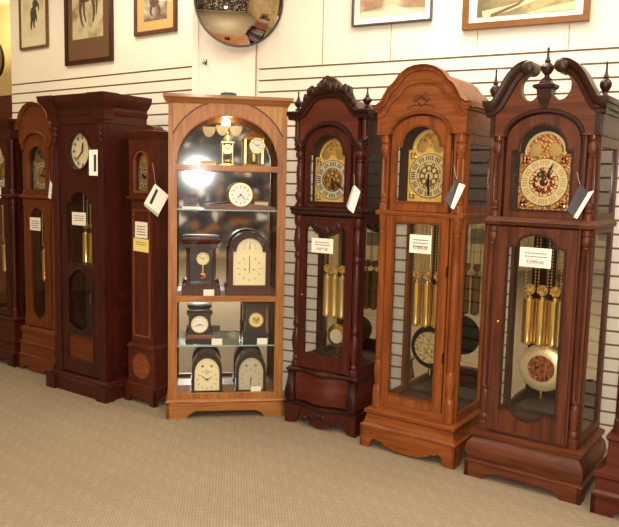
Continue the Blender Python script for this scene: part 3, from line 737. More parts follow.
# ================================================================== CLOCK 3 : dark cherry, flat cornice, round dial
def clock_flat(loc, rz):
    t = thing('grandfather_clock', 'dark cherry flat-topped floor clock with round white dial and shaped lower window', 'clock', loc, rz)
    hw, fy, D = .285, .035, .40
    MB().stack(hw, fy, D, [(.032, 0), (.032, .095), (.026, .10), (.024, .118), (.006, .128)]).build('plinth', M['dk_x'], t)
    for sx in (-1, 1): MB().box(*sorted((sx*.335, sx*.235)), -.018, .06, 0, .105).build('plinth_block', M['dk'], t)
    # carcass
    mb = MB()
    for sx in (-1, 1):
        a, b = sorted((sx*hw, sx*(hw-.02)))
        mb.box(a, b, fy+.03, D, .125, 1.93)
    mb.box(-hw+.02, hw-.02, D-.02, D, .125, 1.93); mb.box(-hw+.02, hw-.02, fy+.03, D-.02, .125, .14); mb.box(-hw+.02, hw-.02, fy+.03, D-.02, 1.9, 1.93)
    mb.build('case', M['dk'], t)
    for sx in (-1, 1):                                      # framed side panels
        x = sx*hw
        for q0, q1 in ((.2, .62), (.70, 1.85)):
            L = rectl(fy+.07, D-.05, q0, q1); H = rectl(fy+.11, D-.09, q0+.04, q1-.04)
            MB().prism(L, *sorted((x, x+sx*.006)), [H], axis='x').build('side_panel_frame', M['dk_x'], t)
    # front: door frame with a clock opening and two windows
    outer = rectl(-.205, .205, .14, 1.90)
    circ = [(.128*math.cos(2*PI*i/36), 1.72+.128*math.sin(2*PI*i/36)) for i in range(36)]
    win = arched(.135, .93, 1.36, .10, .075)
    wa = [(-.135, .49), (-.09, .475), (-.04, .455), (0, .45), (.04, .455), (.09, .475), (.135, .49), (.135, .83), (.1, .845), (.075, .875), (.03, .90), (0, .903), (-.03, .90), (-.075, .875), (-.1, .845), (-.135, .83)]
    d = MB().prism(outer, fy+.004, fy+.028, [circ, win, wa, rectl(-.145, .145, .235, .425)]).build('door', M['dk'], t)
    pane(win, fy+.016, 'door_glass', d); pane(wa, fy+.016, 'lower_glass', d)
    MB().sweep(wa+[wa[0]], [(-.008, fy-.002), (.01, fy-.002), (.01, fy+.006), (-.008, fy+.006)]).build('window_moulding', M['blk'], d)
    MB().box(-.145, .145, fy+.012, fy+.022, .235, .425).build('wood_panel', M['dk_p'], d)
    MB().sweep(rectl(-.145, .145, .235, .425)+[(-.145, .235)], [(-.006, fy), (.006, fy), (.006, fy+.006), (-.006, fy+.006)]).build('panel_moulding', M['blk'], d)
    MB().ring(.124, .137, fy-.006, fy+.006, 0, 1.72).build('bezel', M['dk'], d)
    MB().ring(.126, .132, fy+.026, fy+.055, 0, 1.72).build('dial_well', M['blk'], d)
    dl = MB().lathey([(.13, fy+.05), (.128, fy+.044), (.001, fy+.042)], 0, 1.72, 40).build('dial', M['ivory'], t)
    mb = MB()
    for k in range(12):
        a = 2*PI*k/12; c_, s_ = math.cos(a), math.sin(a)
        for off in (-.006, .0, .006):
            P = [(.085, off-.0018), (.108, off-.0018), (.108, off+.0018), (.085, off+.0018)]
            mb.quad(*[(p*c_-q*s_, fy+.040, 1.72+p*s_+q*c_) for p, q in P])
    mb.build('numerals', M['ink'], dl)
    for a, l, w in ((225, .10, .004), (10, .06, .006)):
        c_, s_ = math.sin(R(a)), math.cos(R(a))
        MB().prism([(p*c_-q*s_, 1.72+p*s_+q*c_) for p, q in ((-.015, -w), (-.015, w), (l*.8, w), (l, 0), (l*.8, -w))], fy+.034, fy+.036).build('hand', M['ink'], dl)
    MB().box(-.2, .2, .24, .26, .14, 1.9).build('inner_back', M['inner'], t)
    for sx in (-1, 1):                                     # pilasters
        x = sx*.244; mb = MB()
        mb.box(x-.036, x+.036, fy-.004, fy+.03, .125, 1.93)
        for k in (-1, 0, 1): mb.tube([(x+k*.018, fy-.004, .4), (x+k*.018, fy-.004, 1.72)], .006, 8)
        mb.box(x-.04, x+.04, fy-.012, fy+.03, .26, .3)
        mb.build('pilaster', M['dk'], t)
        mb = MB(); leafblob(mb, [(x, 1.83, .024), (x, 1.79, .02), (x, 1.87, .02)], fy-.008, 0, 8, .5); mb.build('pilaster_carving', M['dk_x'], t)
    MB().stack(hw, fy, D, [(-.004, 1.90), (.006, 1.905), (.006, 1.955), (.016, 1.965), (.02, 1.985), (.01, 1.99), (.01, 2.01), (.03, 2.03), (.048, 2.05), (.058, 2.07), (.06, 2.098), (.0, 2.102)]).build('cornice', M['dk_x'], t)
    for sx in (-1, 1):                                      # breakfront cornice corners
        MB().rings([[(sx*(.29-w), fy-o, z), (sx*(.29+o), fy-o, z), (sx*(.29+o), fy+.06, z), (sx*(.29-w), fy+.06, z)] for w, o, z in ((.09, .02, 1.93), (.09, .022, 1.985), (.095, .036, 2.02), (.10, .066, 2.06), (.10, .072, 2.099))]).build('cornice_block', M['dk_x'], t)
    for x in (-.075, 0, .075): weight(t, x, .15, .925, 1.15, .026, 1.45, M['brass'], False)
    pendulum(t, .0, .19, .66, .09, 1.4, M['brass_s'], M['brass_s'])
    return t

# ================================================================== CLOCK 4b : small mahogany grandmother clock
def clock_slim(loc, rz):
    t = thing('grandmother_clock', 'small slim brown mahogany clock with arched dial window, beside the oak display cabinet', 'clock', loc, rz)
    D = .215; fy = .03
    plinth(t, .15, D, .118, 'low', M['sml_x'])
    MB().stack(.125, fy, D, [(.024, .116), (.022, .124), (.012, .132), (.010, .14)]).build('plinth_moulding', M['sml'], t)
    b = MB().box(-.132, .132, .022, D, .138, .385).build('base_box', M['sml_x'], t)
    ov = [(.085*math.cos(2*PI*i/40), .26+.088*math.sin(2*PI*i/40)) for i in range(40)]
    MB().prism(ov, .0195, .023).build('oval_inlay', M['inlay'], b)
    MB().ring(.0, .0, .02, .021, 0, .26, 4)
    MB().sweep(ov+[ov[0]], [(-.004, .018), (.004, .018), (.004, .0225), (-.004, .0225)]).build('oval_stringing', M['cab_d'], b)
    MB().stack(.115, fy, D, [(.018, .383), (.020, .392), (.012, .405), (.004, .412), (-.004, .416)]).build('base_moulding', M['sml'], t)
    MB().box(-.112, .112, .036, D, .414, 1.39).build('trunk', M['sml'], t)
    d = MB().prism(rectl(-.098, .098, .44, 1.36), .028, .0365).build('trunk_door', M['sml'], t)
    MB().sweep(rectl(-.078, .078, .47, 1.33)+[(-.078, .47)], [(-.005, .024), (.005, .024), (.005, .029), (-.005, .029)]).build('door_moulding', M['inlay'], d)
    MB().stack(.115, fy, D, [(-.003, 1.385), (.012, 1.397), (.020, 1.405), (.020, 1.418), (.006, 1.424)]).build('hood_base_moulding', M['sml_x'], t)
    mb = MB()
    for sx in (-1, 1): mb.box(*sorted((sx*.12, sx*.105)), fy+.02, D, 1.42, 1.80)
    mb.box(-.105, .105, D-.015, D, 1.42, 1.80)
    mb.build('hood_case', M['sml'], t)
    hole = arched(.066, 1.452, 1.655, .066, .066)
    hd = door(t, 'hood_door', rectl(-.118, .118, 1.424, 1.80), hole, .024, .05, M['sml'], M['inlay'], 'dial_glass')
    MB().sweep([(-.085, 1.44), (-.085, 1.655)]+arc(0, 1.655, .085, .085, 180, 0, 16)+[(.085, 1.655), (.085, 1.44)], [(-.006, .016), (.006, .018), (.006, .026), (-.006, .026)]).build('arch_moulding', M['sml_x'], hd)
    dial(t, .066, 1.455, .07, 1.64, .06, 1.715, M['brass_s'], M['silver'], M['brass_s'], hands=(60, 310), rosette=False)
    MB().stack(.118, .026, D, [(.0, 1.798), (.006, 1.806), (.012, 1.82), (.026, 1.838), (.03, 1.852), (.006, 1.858)]).build('cornice', M['sml_x'], t)
    cr = [(-.1, 1.856), (-.1, 1.866), (-.075, 1.87), (-.06, 1.886), (-.03, 1.896), (0, 1.90)]
    MB().prism(mirror_path(cr), .07, .16).build('crest', M['sml_x'], t)
    return t

# ================================================================== CLOCK 2 : medium cherry with arched bonnet
def clock_cherry(loc, rz):
    t = thing('grandfather_clock', 'orange-brown cherry grandfather clock with rounded top and long arched door, second from left', 'clock', loc, rz)
    hw, fy, D = .205, .035, .34
    plinth(t, .24, D, .11, 'drop', M['med_x'])
    MB().stack(hw, fy, D, [(.033, .108), (.035, .12), (.024, .13), (.022, .21)]).build('lower_base', M['med_x'], t)
    MB().stack(hw, fy, D, [(.022, .208), (.03, .214), (.03, .224), (.014, .235), (.012, .30), (.022, .315), (.024, .335), (-.002, .355)]).build('base', M['med_x'], t)
    case_frame(t, hw, fy, D, .35, .3, 1.37, 1.80, M['med'], cw=.05, mirror=False, colset=.042)
    hole = [(-.095*math.cos(R(a)), .52+.10*-abs(math.sin(R(a)))) for a in range(0, 181, 12)] + [(.095, 1.20)] + arc(0, 1.20, .095, .10, 0, 180, 16)[1:]
    door(t, 'trunk_door', rectl(-.158, .158, .365, 1.36), hole, fy-.002, fy+.02, M['med'], M['med_x'])
    MB().stack(hw, fy, D, [(-.01, 1.358), (.01, 1.37), (.012, 1.385), (-.002, 1.396)]).build('waist_moulding', M['med_x'], t)
    for sx in (-1, 1):
        x = sx*.181; y = fy+.022
        MB().lathe([(.024, .355), (.024, .42), (.016, .43), (.02, .45), (.015, .47), (.018, .5), (.019, .8), (.017, 1.24), (.015, 1.25), (.022, 1.27), (.016, 1.3), (.024, 1.31), (.024, 1.36)], x, y, 20).build('trunk_column', M['med'], t)
        MB().lathe([(.024, 1.396), (.024, 1.42), (.015, 1.43), (.02, 1.445), (.016, 1.46), (.018, 1.6), (.016, 1.74), (.02, 1.75), (.015, 1.765), (.023, 1.785), (.024, 1.81)], x, y, 20).build('hood_column', M['med'], t)
    outer = arched(.155, 1.40, 1.74, .150, .115)
    hole = arched(.122, 1.432, 1.665, .105, .105)
    door(t, 'hood_door', outer, hole, fy-.002, fy+.02, M['med'], M['med_x'], 'dial_glass')
    MB().box(-.16, .16, fy+.09, fy+.11, 1.39, 1.88).build('dial_mask', M['inner'], t)
    dial(t, fy+.06, 1.432, .124, 1.66, .098, 1.768, M['brass_s'], M['silver'], M['brass_s'], moon=M['moon'], hands=(40, 100), rosette=False, cx=-.01)
    half = [(-.238, 1.92), (-.22, 1.922), (-.205, 1.94), (-.19, 1.965), (-.165, 2.02), (-.115, 2.067), (-.06, 2.088), (0, 2.094)]
    top = mirror_path(half)
    bot = [(.205, 1.80), (.165, 1.745)]+arc(0, 1.745, .152, .117, 0, 180, 18)+[(-.165, 1.745), (-.205, 1.80)]
    body = [(-.205, 1.90)]+[(x, z-.025) for x, z in top if abs(x) < .2]+[(.205, 1.90)]
    ped = MB().prism(body+bot, fy-.010, fy+.03).build('bonnet_front', M['med_x'], t)
    MB().sweep(top, [(-.026, fy-.01), (-.024, fy-.02), (-.01, fy-.03), (.0, fy-.036), (.0, fy+.03), (-.026, fy+.03)]).build('bonnet_moulding', M['med'], ped)
    MB().sweep([(-.167, 1.745)]+arc(0, 1.745, .154, .119, 180, 0, 18)+[(.167, 1.745)], [(0, fy-.02), (.014, fy-.02), (.018, fy-.008), (0, fy-.008)]).build('arch_bead', M['med_x'], ped)
    roof = [(-.205, 1.88)]+[(x, z+.022) for x, z in top if abs(x) < .21]+[(.205, 1.88)]
    MB().prism(roof, fy+.03, D).build('bonnet_roof', M['mat_cr'], t)  # raised and coloured cream to paint light caught on the bonnet top
    for sx in (-1, 1):
        MB().box(*sorted((sx*(hw-.02), sx*(hw+.004))), fy-.008, D, 1.80, 1.90).build('hood_side', M['med_x'], t)
        MB().box(*sorted((sx*(hw-.02), sx*(hw+.03))), fy-.03, D, 1.895, 1.92).build('side_cornice', M['med_x'], t)
    for x in (-.058, 0, .058): weight(t, x, .13, .72, .96, .022, 1.34, M['brass'], False)
    pendulum(t, .0, .18, .55, .075, 1.3, M['brass_s'], M['brass_s'])
    return t

# ================================================================== CLOCK 1 / CLOCK 8 : cropped clocks at the frame edges
def clock_edge(loc, rz, label, wm, wx, base='box', top=1.985, dialmat=None):
    t = thing('grandfather_clock', label, 'clock', loc, rz)
    hw, fy, D = .235, .04, .34
    plinth(t, .275 if base == 'box' else .30, D, .10, 'ogee', wx)
    o2 = .035 if base == 'box' else .06
    MB().stack(hw, fy, D, [(o2, .098), (o2, .112), (o2-.012, .125), (o2-.014, .18), (o2-.004, .195), (o2-.006, .215), (.012, .235), (.01, .36), (.02, .372), (.02, .385), (-.002, .40)]).build('base', wx, t)
    case_frame(t, hw, fy, D, .395, .3, 1.37, 1.82, wm, cw=.055, mirror=False)
    door(t, 'trunk_door', rectl(-.178, .178, .405, 1.355), rectl(-.135, .135, .45, 1.31), fy-.002, fy+.02, wm, wx)
    MB().stack(hw, fy, D, [(-.01, 1.352), (.01, 1.365), (.012, 1.382), (-.002, 1.395)]).build('waist_moulding', wx, t)
    for sx in (-1, 1):
        MB().lathe([(.026, .4), (.026, .46), (.017, .47), (.021, .5), (.022, .85), (.019, 1.24), (.024, 1.27), (.018, 1.3), (.026, 1.31), (.026, 1.355)], sx*.207, fy+.025, 20).build('trunk_column', wm, t)
        MB().lathe([(.026, 1.395), (.026, 1.42), (.017, 1.43), (.021, 1.5), (.019, 1.74), (.024, 1.76), (.026, 1.82)], sx*.207, fy+.025, 20).build('hood_column', wm, t)
    hole = arched(.152, 1.44, 1.70, .125, .095)
    door(t, 'hood_door', rectl(-.178, .178, 1.397, 1.825), hole, fy-.002, fy+.02, wm, wx, 'dial_glass')
    dial(t, fy+.06, 1.445, .148, 1.69, .122, 1.78, dialmat or M['ivory'], M['white_d'], M['brass_e'], hands=(30, 200), moon=M['ivory'], rosette=False)
    MB().box(-.2, .2, fy+.09, fy+.11, 1.39, 1.83).build('dial_mask', M['inner'], t)
    MB().stack(hw, fy, D, [(-.004, 1.82), (.006, 1.83), (.008, 1.90), (.02, 1.915), (.028, 1.935), (.044, 1.955), (.048, top-.006), (.0, top)]).build('cornice', wx, t)
    for x in (-.06, 0, .06): weight(t, x, .15, .74, .96, .025, 1.34, M['brass_s'], False)
    pendulum(t, 0, .2, .6, .09, 1.3, M['brass_s'], M['brass_s'])
    return t

# ================================================================== camera
CF, CP, CR, CH = 710.0, R(6.6), R(1.38), 1.55
fwd = Vector((0, math.cos(CP), -math.sin(CP))); up0 = Vector((0, math.sin(CP), math.cos(CP))); rt0 = Vector((1, 0, 0))
crt = rt0*math.cos(CR)+up0*math.sin(CR); cup = up0*math.cos(CR)-rt0*math.sin(CR)
cam = bpy.data.cameras.new('camera'); cam.sensor_width = 36; cam.sensor_fit = 'HORIZONTAL'; cam.lens = CF/619*36
camo = bpy.data.objects.new('camera', cam); COL.objects.link(camo)
camo.matrix_world = Matrix(((crt.x, cup.x, -fwd.x, 0), (crt.y, cup.y, -fwd.y, 0), (crt.z, cup.z, -fwd.z, CH), (0, 0, 0, 1)))
cam.clip_start = .05; S.camera = camo

def at(px, py, D):                     # point at distance D along the view axis
    d = fwd+crt*((px-309.5)/CF)-cup*((py-263.5)/CF)
    return Vector((0, 0, CH))+d*D
def inlocal(loc, rz, x, y, z):
    a = R(rz); return Vector((loc[0]+x*math.cos(a)-y*math.sin(a), loc[1]+x*math.sin(a)+y*math.cos(a), loc[2]+z))
def depth(P): return (P-Vector((0, 0, CH))).dot(fwd)

# ================================================================== setting
ARW, NRW, ALW, NLW = -27.5, 4.48, -35.5, 3.73
def wpt(u, n, ang):
    a = R(ang); return Vector((u*math.cos(a)-n*math.sin(a), u*math.sin(a)+n*math.cos(a), 0))
ZC = 3.45
def slatwall(name, u0, u1, ang, n):
    me = bpy.data.meshes.new(name); V = []; F = []; mi = []
    prof = [(0, 0)]; mat = []
    z = 2.345; zs = []
    while z > .12: zs.append(z); z -= .0815
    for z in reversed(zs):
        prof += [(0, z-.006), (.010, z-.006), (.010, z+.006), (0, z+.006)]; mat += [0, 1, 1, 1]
    prof += [(0, ZC), (.12, ZC), (.12, 0)]; mat += [0, 0, 0, 0]
    for p in prof: V += [(u0, p[0], p[1]), (u1, p[0], p[1])]
    k = len(prof)
    for i in range(k):
        j = (i+1) % k; F.append((2*i, 2*i+1, 2*j+1, 2*j)); mi.append(mat[i])
    tri = tessellate_polygon([[Vector((p[0], p[1], 0)) for p in prof]])
    for tq in tri: F.append(tuple(2*i for i in tq)); mi.append(0); F.append(tuple(2*i+1 for i in reversed(tq))); mi.append(0)
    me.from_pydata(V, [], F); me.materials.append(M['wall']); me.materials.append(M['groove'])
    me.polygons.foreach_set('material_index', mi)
    bm = bmesh.new(); bm.from_mesh(me); bmesh.ops.recalc_face_normals(bm, faces=bm.faces); bm.to_mesh(me); bm.free()
    o = bpy.data.objects.new(name, me); COL.objects.link(o); a = R(ang)
    o.location = wpt(0, n, ang); o.rotation_euler = (0, 0, a)
    return structure(o)
slatwall('wall_right', -2.797, 3.2, ARW, NRW)
slatwall('wall_left', -5.997, -3.734, ALW, NLW)
# plain flush panel between the two slat walls
pa, pb = Vector((-.874, 5.205)), Vector((-.412, 5.265))
pd = pb-pa; PANG = math.degrees(math.atan2(pd.y, pd.x)); PL = pd.length
o = MB().box(0, PL+.02, 0, .12, 0, ZC).build('wall_center', M['wall']); o.location = (pa.x, pa.y, 0); o.rotation_euler = (0, 0, R(PANG)); structure(o)
o = MB().box(.002, .042, -.008, -.0005, 0, ZC).build('trim_1', M['wall']); o.location = (pa.x, pa.y, 0); o.rotation_euler = (0, 0, R(PANG)); structure(o)
o = MB().box(PL-.012, PL-.004, -.006, -.0005, 0, ZC).build('trim_2', M['groove']); o.location = (pa.x, pa.y, 0); o.rotation_euler = (0, 0, R(PANG)); structure(o)
# faint panel seams above the slats
k = 3
for ang, n, u, z0, z1 in ((ARW, NRW, -2.27, 2.35, ZC), (ARW, NRW, -1.77, 2.35, 2.60), (ARW, NRW, -1.2, 2.41, 2.50), (ARW, NRW, -.66, 2.35, 2.5)):
    o = MB().box(u-.0018, u+.0018, -.0025, -.0003, z0, z1).build('trim_%d' % k, M['groove']); k += 1
    o.location = wpt(0, n, ang); o.rotation_euler = (0, 0, R(ang)); structure(o)
# alcove behind the left end
a_ = wpt(-8.5, 4.75, ALW)
o = MB().box(-8.6, -5.2, 0, .1, 0, ZC).build('wall_alcove', M['farwall']); o.location = wpt(0, 4.75, ALW); o.rotation_euler = (0, 0, R(ALW)); structure(o)
o = MB().box(-8.4, -5.62, -.06, -.001, 0, 2.44).build('trim_%d' % k, M['maroon']); k += 1; o.location = wpt(0, 4.75, ALW); o.rotation_euler = (0, 0, R(ALW)); structure(o)
structure(MB().box(-6.5, 5.0, -4.6, 9.2, -.1, 0).build('floor', M['carpet']))
structure(MB().box(-6.5, 5.0, -4.6, 9.2, ZC, ZC+.1).build('ceiling', M['ceil']))
structure(MB().box(-6.5, 5.0, -4.6, -4.5, 0, ZC).build('wall_back', M['clutter']))
structure(MB().box(-6.5, -6.4, -4.5, 9.2, 0, ZC).build('wall_west', M['clutter2']))
structure(MB().box(-6.4, -1.0, 9.1, 9.2, 0, ZC).build('wall_north', M['farwall']))
structure(MB().box(4.6, 4.7, -4.5, 3.0, 0, ZC).build('wall_east', M['backwall']))

# ================================================================== clocks
L7, A7 = (1.108, 3.504, 0), -35
L5, A5 = (.570, 3.904, 0), -35
L4, A4 = (.076, 4.315, 0), -33
LC, AC = (-.524, 4.499, 0), 9.0
L4b, A4b = (-1.152, 4.749, 0), -35
L3, A3 = (-1.64, 4.93, 0), -35
L2, A2 = (-2.129, 5.451, 0), -35
L1, A1 = (-2.588, 5.752, 0), -35
L8, A8 = (1.378+.30*.819, 3.264-.30*.574, 0), -35
clock_swan(L7, A7); clock_bonnet(L5, A5); clock_carved(L4, A4); clock_flat(L3, A3); clock_slim(L4b, A4b); clock_cherry(L2, A2)
clock_edge(L1, A1, 'dark cherry clock with cream arched dial, cut off by the left edge of the view', M['dk'], M['dk_x'])
clock_edge(L8, A8, 'red mahogany clock cut off by the right edge, only its stepped foot showing', M['red'], M['red_x'], base='wide', top=2.0)

# ================================================================== oak display cabinet
def cabinet(loc, rz):
    t = thing('display_cabinet', 'tall light-oak display cabinet with arched glass front and mirrored back, full of small clocks', 'cabinet', loc, rz)
    hw, fy, D = .372, .03, .30
    plinth(t, .384, D, .098, 'ogee', M['cab_x'])
    MB().stack(hw, fy, D, [(.012, .096), (.016, .104), (.010, .114), (.0, .120)]).build('base_moulding', M['cab_x'], t)
    hA = arched(.318, 1.637, 1.660, .316, .283, n=36)
    hB = rectl(-.318, .318, .800, 1.604); hC = rectl(-.316, .316, .157, .765)
    f = MB().prism(rectl(-hw, hw, .118, 2.03), fy, fy+.025, [hA, hB, hC]).build('front_frame', M['cab'], t)
    pane(hA, fy+.015, 'arched_pane', f); pane(hB, fy+.015, 'middle_pane', f); pane(hC, fy+.015, 'lower_pane', f)
    MB().box(-.316, .316, fy-.004, fy+.02, 1.602, 1.637).build('upper_rail', M['cab_x'], f)
    MB().box(-.316, .316, fy-.004, fy+.02, .765, .798).build('lower_rail', M['cab_x'], f)
    # arched casing band and spandrels
    outer = [p for p in arc(0, 1.664, .372, .372, 0, 180, 60) if p[1] < 2.022]
    oR = [p for p in outer if p[0] > 0]; oL = [p for p in outer if p[0] < 0]
    inn = arc(0, 1.664, .318, .285, 180, 0, 40)
    MB().prism([(.352, 1.664)]+[(min(p[0], .352), p[1]) for p in oR if p[1] > 1.70]+[(max(p[0], -.352), p[1]) for p in oL if p[1] > 1.70]+[(-.352, 1.664)]+inn, fy-.007, fy).build('arch_casing', M['cab'], f)
    for sx in (-1, 1):
        pts = [p for p in arc(0, 1.664, .378, .378, 0, 90, 60) if .14 < p[0] < .345 and p[1] < 2.02]
        loop = [(sx*p[0], p[1]) for p in pts]+[(sx*.16, 2.022), (sx*.345, 2.022)]
        MB().prism(loop, fy-.004, fy).build('spandrel', M['cab_p'], f)
        MB().sweep([(sx*p[0], p[1]) for p in (pts if sx < 0 else pts[::-1])], [(-.004, fy-.0085), (.004, fy-.0085), (.004, fy-.002), (-.004, fy-.002)]).build('arch_groove', M['cab_d'], f)
    MB().stack(hw, fy, D, [(-.004, 2.006), (.004, 2.012), (.008, 2.022), (.014, 2.028), (.022, 2.042), (.032, 2.05), (.034, 2.068), (.0, 2.072)]).build('cornice', M['cab_x'], t)
    mb = MB()
    for sx in (-1, 1):
        mb.box(*sorted((sx*hw, sx*(hw-.03))), fy+.025, fy+.05, .118, 2.01); mb.box(*sorted((sx*hw, sx*(hw-.03))), D-.03, D, .118, 2.01)
        mb.box(*sorted((sx*hw, sx*(hw-.03))), fy+.05, D-.03, .118, .16); mb.box(*sorted((sx*hw, sx*(hw-.03))), fy+.05, D-.03, 1.95, 2.01)
    mb.box(-hw+.03, hw-.03, D-.008, D, .118, 2.01)
    mb.build('side_frame', M['cab'], t)
    for sx in (-1, 1):
        x = sx*(hw-.015); MB().quad((x, fy+.05, .16), (x, D-.03, .16), (x, D-.03, 1.95), (x, fy+.05, 1.95)).build('side_pane', M['glass'], t)
    MB().box(-hw+.032, hw-.032, D-.013, D-.0085, .14, 2.0).build('mirror_back', M['cabmir'], t)
    MB().box(-hw+.03, hw-.03, fy+.025, D-.014, .120, .138).build('cabinet_floor', M['cab_x'], t)
    for z in (.782, 1.614): MB().box(-hw+.03, hw-.03, fy+.026, D-.014, z-.014, z+.014).build('wood_shelf', M['cab_x'], t)
    for z in (.466, 1.353):
        s = MB().box(-hw+.032, hw-.032, fy+.032, D-.016, z-.004, z+.004).build('glass_shelf', M['shelfg'], t)
        MB().box(-hw+.034, hw-.034, fy+.029, fy+.0325, z-.004, z+.004).build('shelf_edge', M['glassedge'], s)
    lp = MB().lathe([(.001, 1.972), (.03, 1.972), (.034, 1.985), (.034, 2.004)], 0, .13, 20).build('cabinet_lamp', M['bulb'], t)
    return t
cabinet(LC, AC)
def cl(x, y, z): return inlocal(LC, AC, x, y, z)

def small_dial(par, r, x, y, z, face, rim, hands=(300, 60), num=True, centre=None):
    d = MB().lathey([(r, y), (r, y-.003), (.001, y-.0035)], x, z, 28).build('dial', face, par)
    MB().ring(r*.97, r*1.12, y-.007, y+.001, x, z, 28).build('bezel', rim, d)
    if centre: MB().lathey([(r*.55, y-.003), (r*.5, y-.006), (.001, y-.0065)], x, z, 20).build('dial_centre', centre, d)
    if num:
        mb = MB()
        for k in range(12):
            a = 2*PI*k/12; c_, s_ = math.cos(a), math.sin(a); w = r*.03
            mb.quad(*[(x+p*c_-q*s_, y-.0042, z+p*s_+q*c_) for p, q in ((r*.72, -w), (r*.9, -w), (r*.9, w), (r*.72, w))])
        mb.build('numerals', M['ink'], d)
    for a, l in ((hands[0], r*.75), (hands[1], r*.5)):
        c_, s_ = math.sin(R(a)), math.cos(R(a)); w = r*.04
        MB().prism([(x+p*c_-q*s_, z+p*s_+q*c_) for p, q in ((-r*.12, -w), (-r*.12, w), (l, w*.4), (l, -w*.4))], y-.008, y-.0065).build('hand', M['ink'], d)
    return d

# -- top shelf
zt = 1.6282
t = thing('skeleton_clock', 'gilt skeleton clock with bell top on the top shelf of the display cabinet', 'clock', cl(.0, .15, zt), AC)
MB().rings([[(-w, -d_, z), (w, -d_, z), (w, d_, z), (-w, d_, z)] for w, d_, z in ((.058, .045, 0), (.06, .047, .014), (.05, .037, .022), (.046, .034, .03))]).build('base', M['brass'], t)
mb = MB()
for sx in (-1, 1): mb.lathe([(.007, .03), (.009, .05), (.005, .07), (.006, .16), (.009, .18), (.006, .195)], sx*.038, 0, 10)
mb.box(-.05, .05, -.012, .012, .195, .205); mb.build('pillars', M['brass_l'], t)
small_dial(t, .034, 0, -.012, .145, M['white_d'], M['brass'])
MB().lathe([(.03, .205), (.033, .215), (.028, .24), (.012, .256), (.005, .262), (.008, .272), (.002, .285)], 0, 0, 18).build('bell', M['brass_l'], t)
MB().lathe([(.012, .032), (.03, .036), (.034, .046), (.03, .058), (.01, .062)], 0, 0, 18).build('rotating_pendulum', M['brass'], t)

t.scale = (.85, .85, .8)
t = thing('carriage_clock', 'brass four-glass carriage clock with round white dial on the top cabinet shelf, right side', 'clock', cl(.17, .15, zt), AC)
MB().rings([[(-w, -d_, z), (w, -d_, z), (w, d_, z), (-w, d_, z)] for w, d_, z in ((.07, .05, 0), (.072, .052, .016), (.062, .042, .026))]).build('base', M['brass'], t)
mb = MB()
for sx in (-1, 1):
    for sy in (-1, 1): mb.box(sx*.056-.005, sx*.056+.005, sy*.036-.005, sy*.036+.005, .026, .185)
mb.build('corner_posts', M['brass_l'], t)
MB().rings([[(-w, -d_, z), (w, -d_, z), (w, d_, z), (-w, d_, z)] for w, d_, z in ((.064, .044, .183), (.068, .048, .193), (.06, .04, .2), (.042, .03, .225))]).build('top', M['brass'], t)
for sx in (-1, 1): MB().quad((sx*.056, -.036, .026), (sx*.056, .036, .026), (sx*.056, .036, .184), (sx*.056, -.036, .184)).build('side_glass', M['glass'], t)
small_dial(t, .044, .018, -.04, .142, M['white_d'], M['brass'])
MB().lathe([(.01, .04), (.013, .06), (.013, .1), (.008, .11)], 0, -.01, 14).build('pendulum', M['brass_l'], t)
for i, (x, z) in enumerate(((-.118, 1.892), (-.03, 1.905), (.058, 1.902))):
    t = thing('wall_plaque', ['pale half-round plaque at the back of the cabinet arch, leftmost of three', 'pale half-round plaque at the back of the cabinet arch, middle of three', 'pale half-round plaque at the back of the cabinet arch, rightmost of three'][i], 'plaque', cl(x, .283, z), AC, 'pale plaques behind the top shelf')
    MB().prism(arc(0, 0, .041, .066, 180, 360, 20), -.008, 0).build('face', M['plate'], t)
    MB().sweep(arc(0, 0, .041, .066, 180, 360, 20), [(-.002, -.010), (.002, -.010), (.002, -.002), (-.002, -.002)]).build('rim', M['mat_tan'], t)
t = thing('gift_box', 'small cream box on the top cabinet shelf beside the skeleton clock', 'box', cl(-.125, .12, zt), AC)
MB().box(-.05, .05, -.03, .03, 0, .03).build('box_body', M['mat_cr'], t); MB().box(-.052, .052, -.032, .032, .024, .036).build('lid', M['mat_tan'], t)

# -- second shelf (glass)
z2 = 1.3572
t = thing('desk_clock', 'small square rosy-framed desk clock with dark face on the second cabinet shelf', 'clock', cl(-.238, .13, z2), AC)
MB().box(-.05, .05, -.035, .035, 0, .014).build('base', M['white_d'], t)
MB().prism(rectl(-.042, .042, .014, .092), -.02, .02, [rectl(-.030, .030, .026, .08)]).build('frame', M['pinkwood'], t)
MB().box(-.031, .031, -.012, .012, .025, .081).build('face', M['moon'], t)
t = thing('tambour_clock', 'low wooden tambour clock with large round white dial on the second cabinet shelf', 'clock', cl(.085, .13, z2), AC)
half = [(-.23, 0), (-.23, .014), (-.205, .024), (-.15, .03), (-.09, .034), (-.055, .045)]
MB().prism(mirror_path(half)[::1], -.035, .035).build('base', M['pinkwood'], t)
MB().lathey([(.05, .03), (.074, .025), (.078, .0), (.078, -.03), (.07, -.034)], 0, .095, 36).build('drum', M['brass_l'], t)
small_dial(t, .066, 0, -.034, .095, M['white_d'], M['brass_l'], hands=(135, 225))
t = thing('price_card', 'cream card leaning beside the tambour clock in the display cabinet', 'card', cl(.225, .17, z2), AC, 'small cards in the cabinet')
MB().prism(rectl(-.045, .045, 0, .05), -.001, .001).build('card', M['mat_cr'], t); MB().box(-.03, .03, .0, .03, 0, .003).build('card_foot', M['mat_cr'], t)

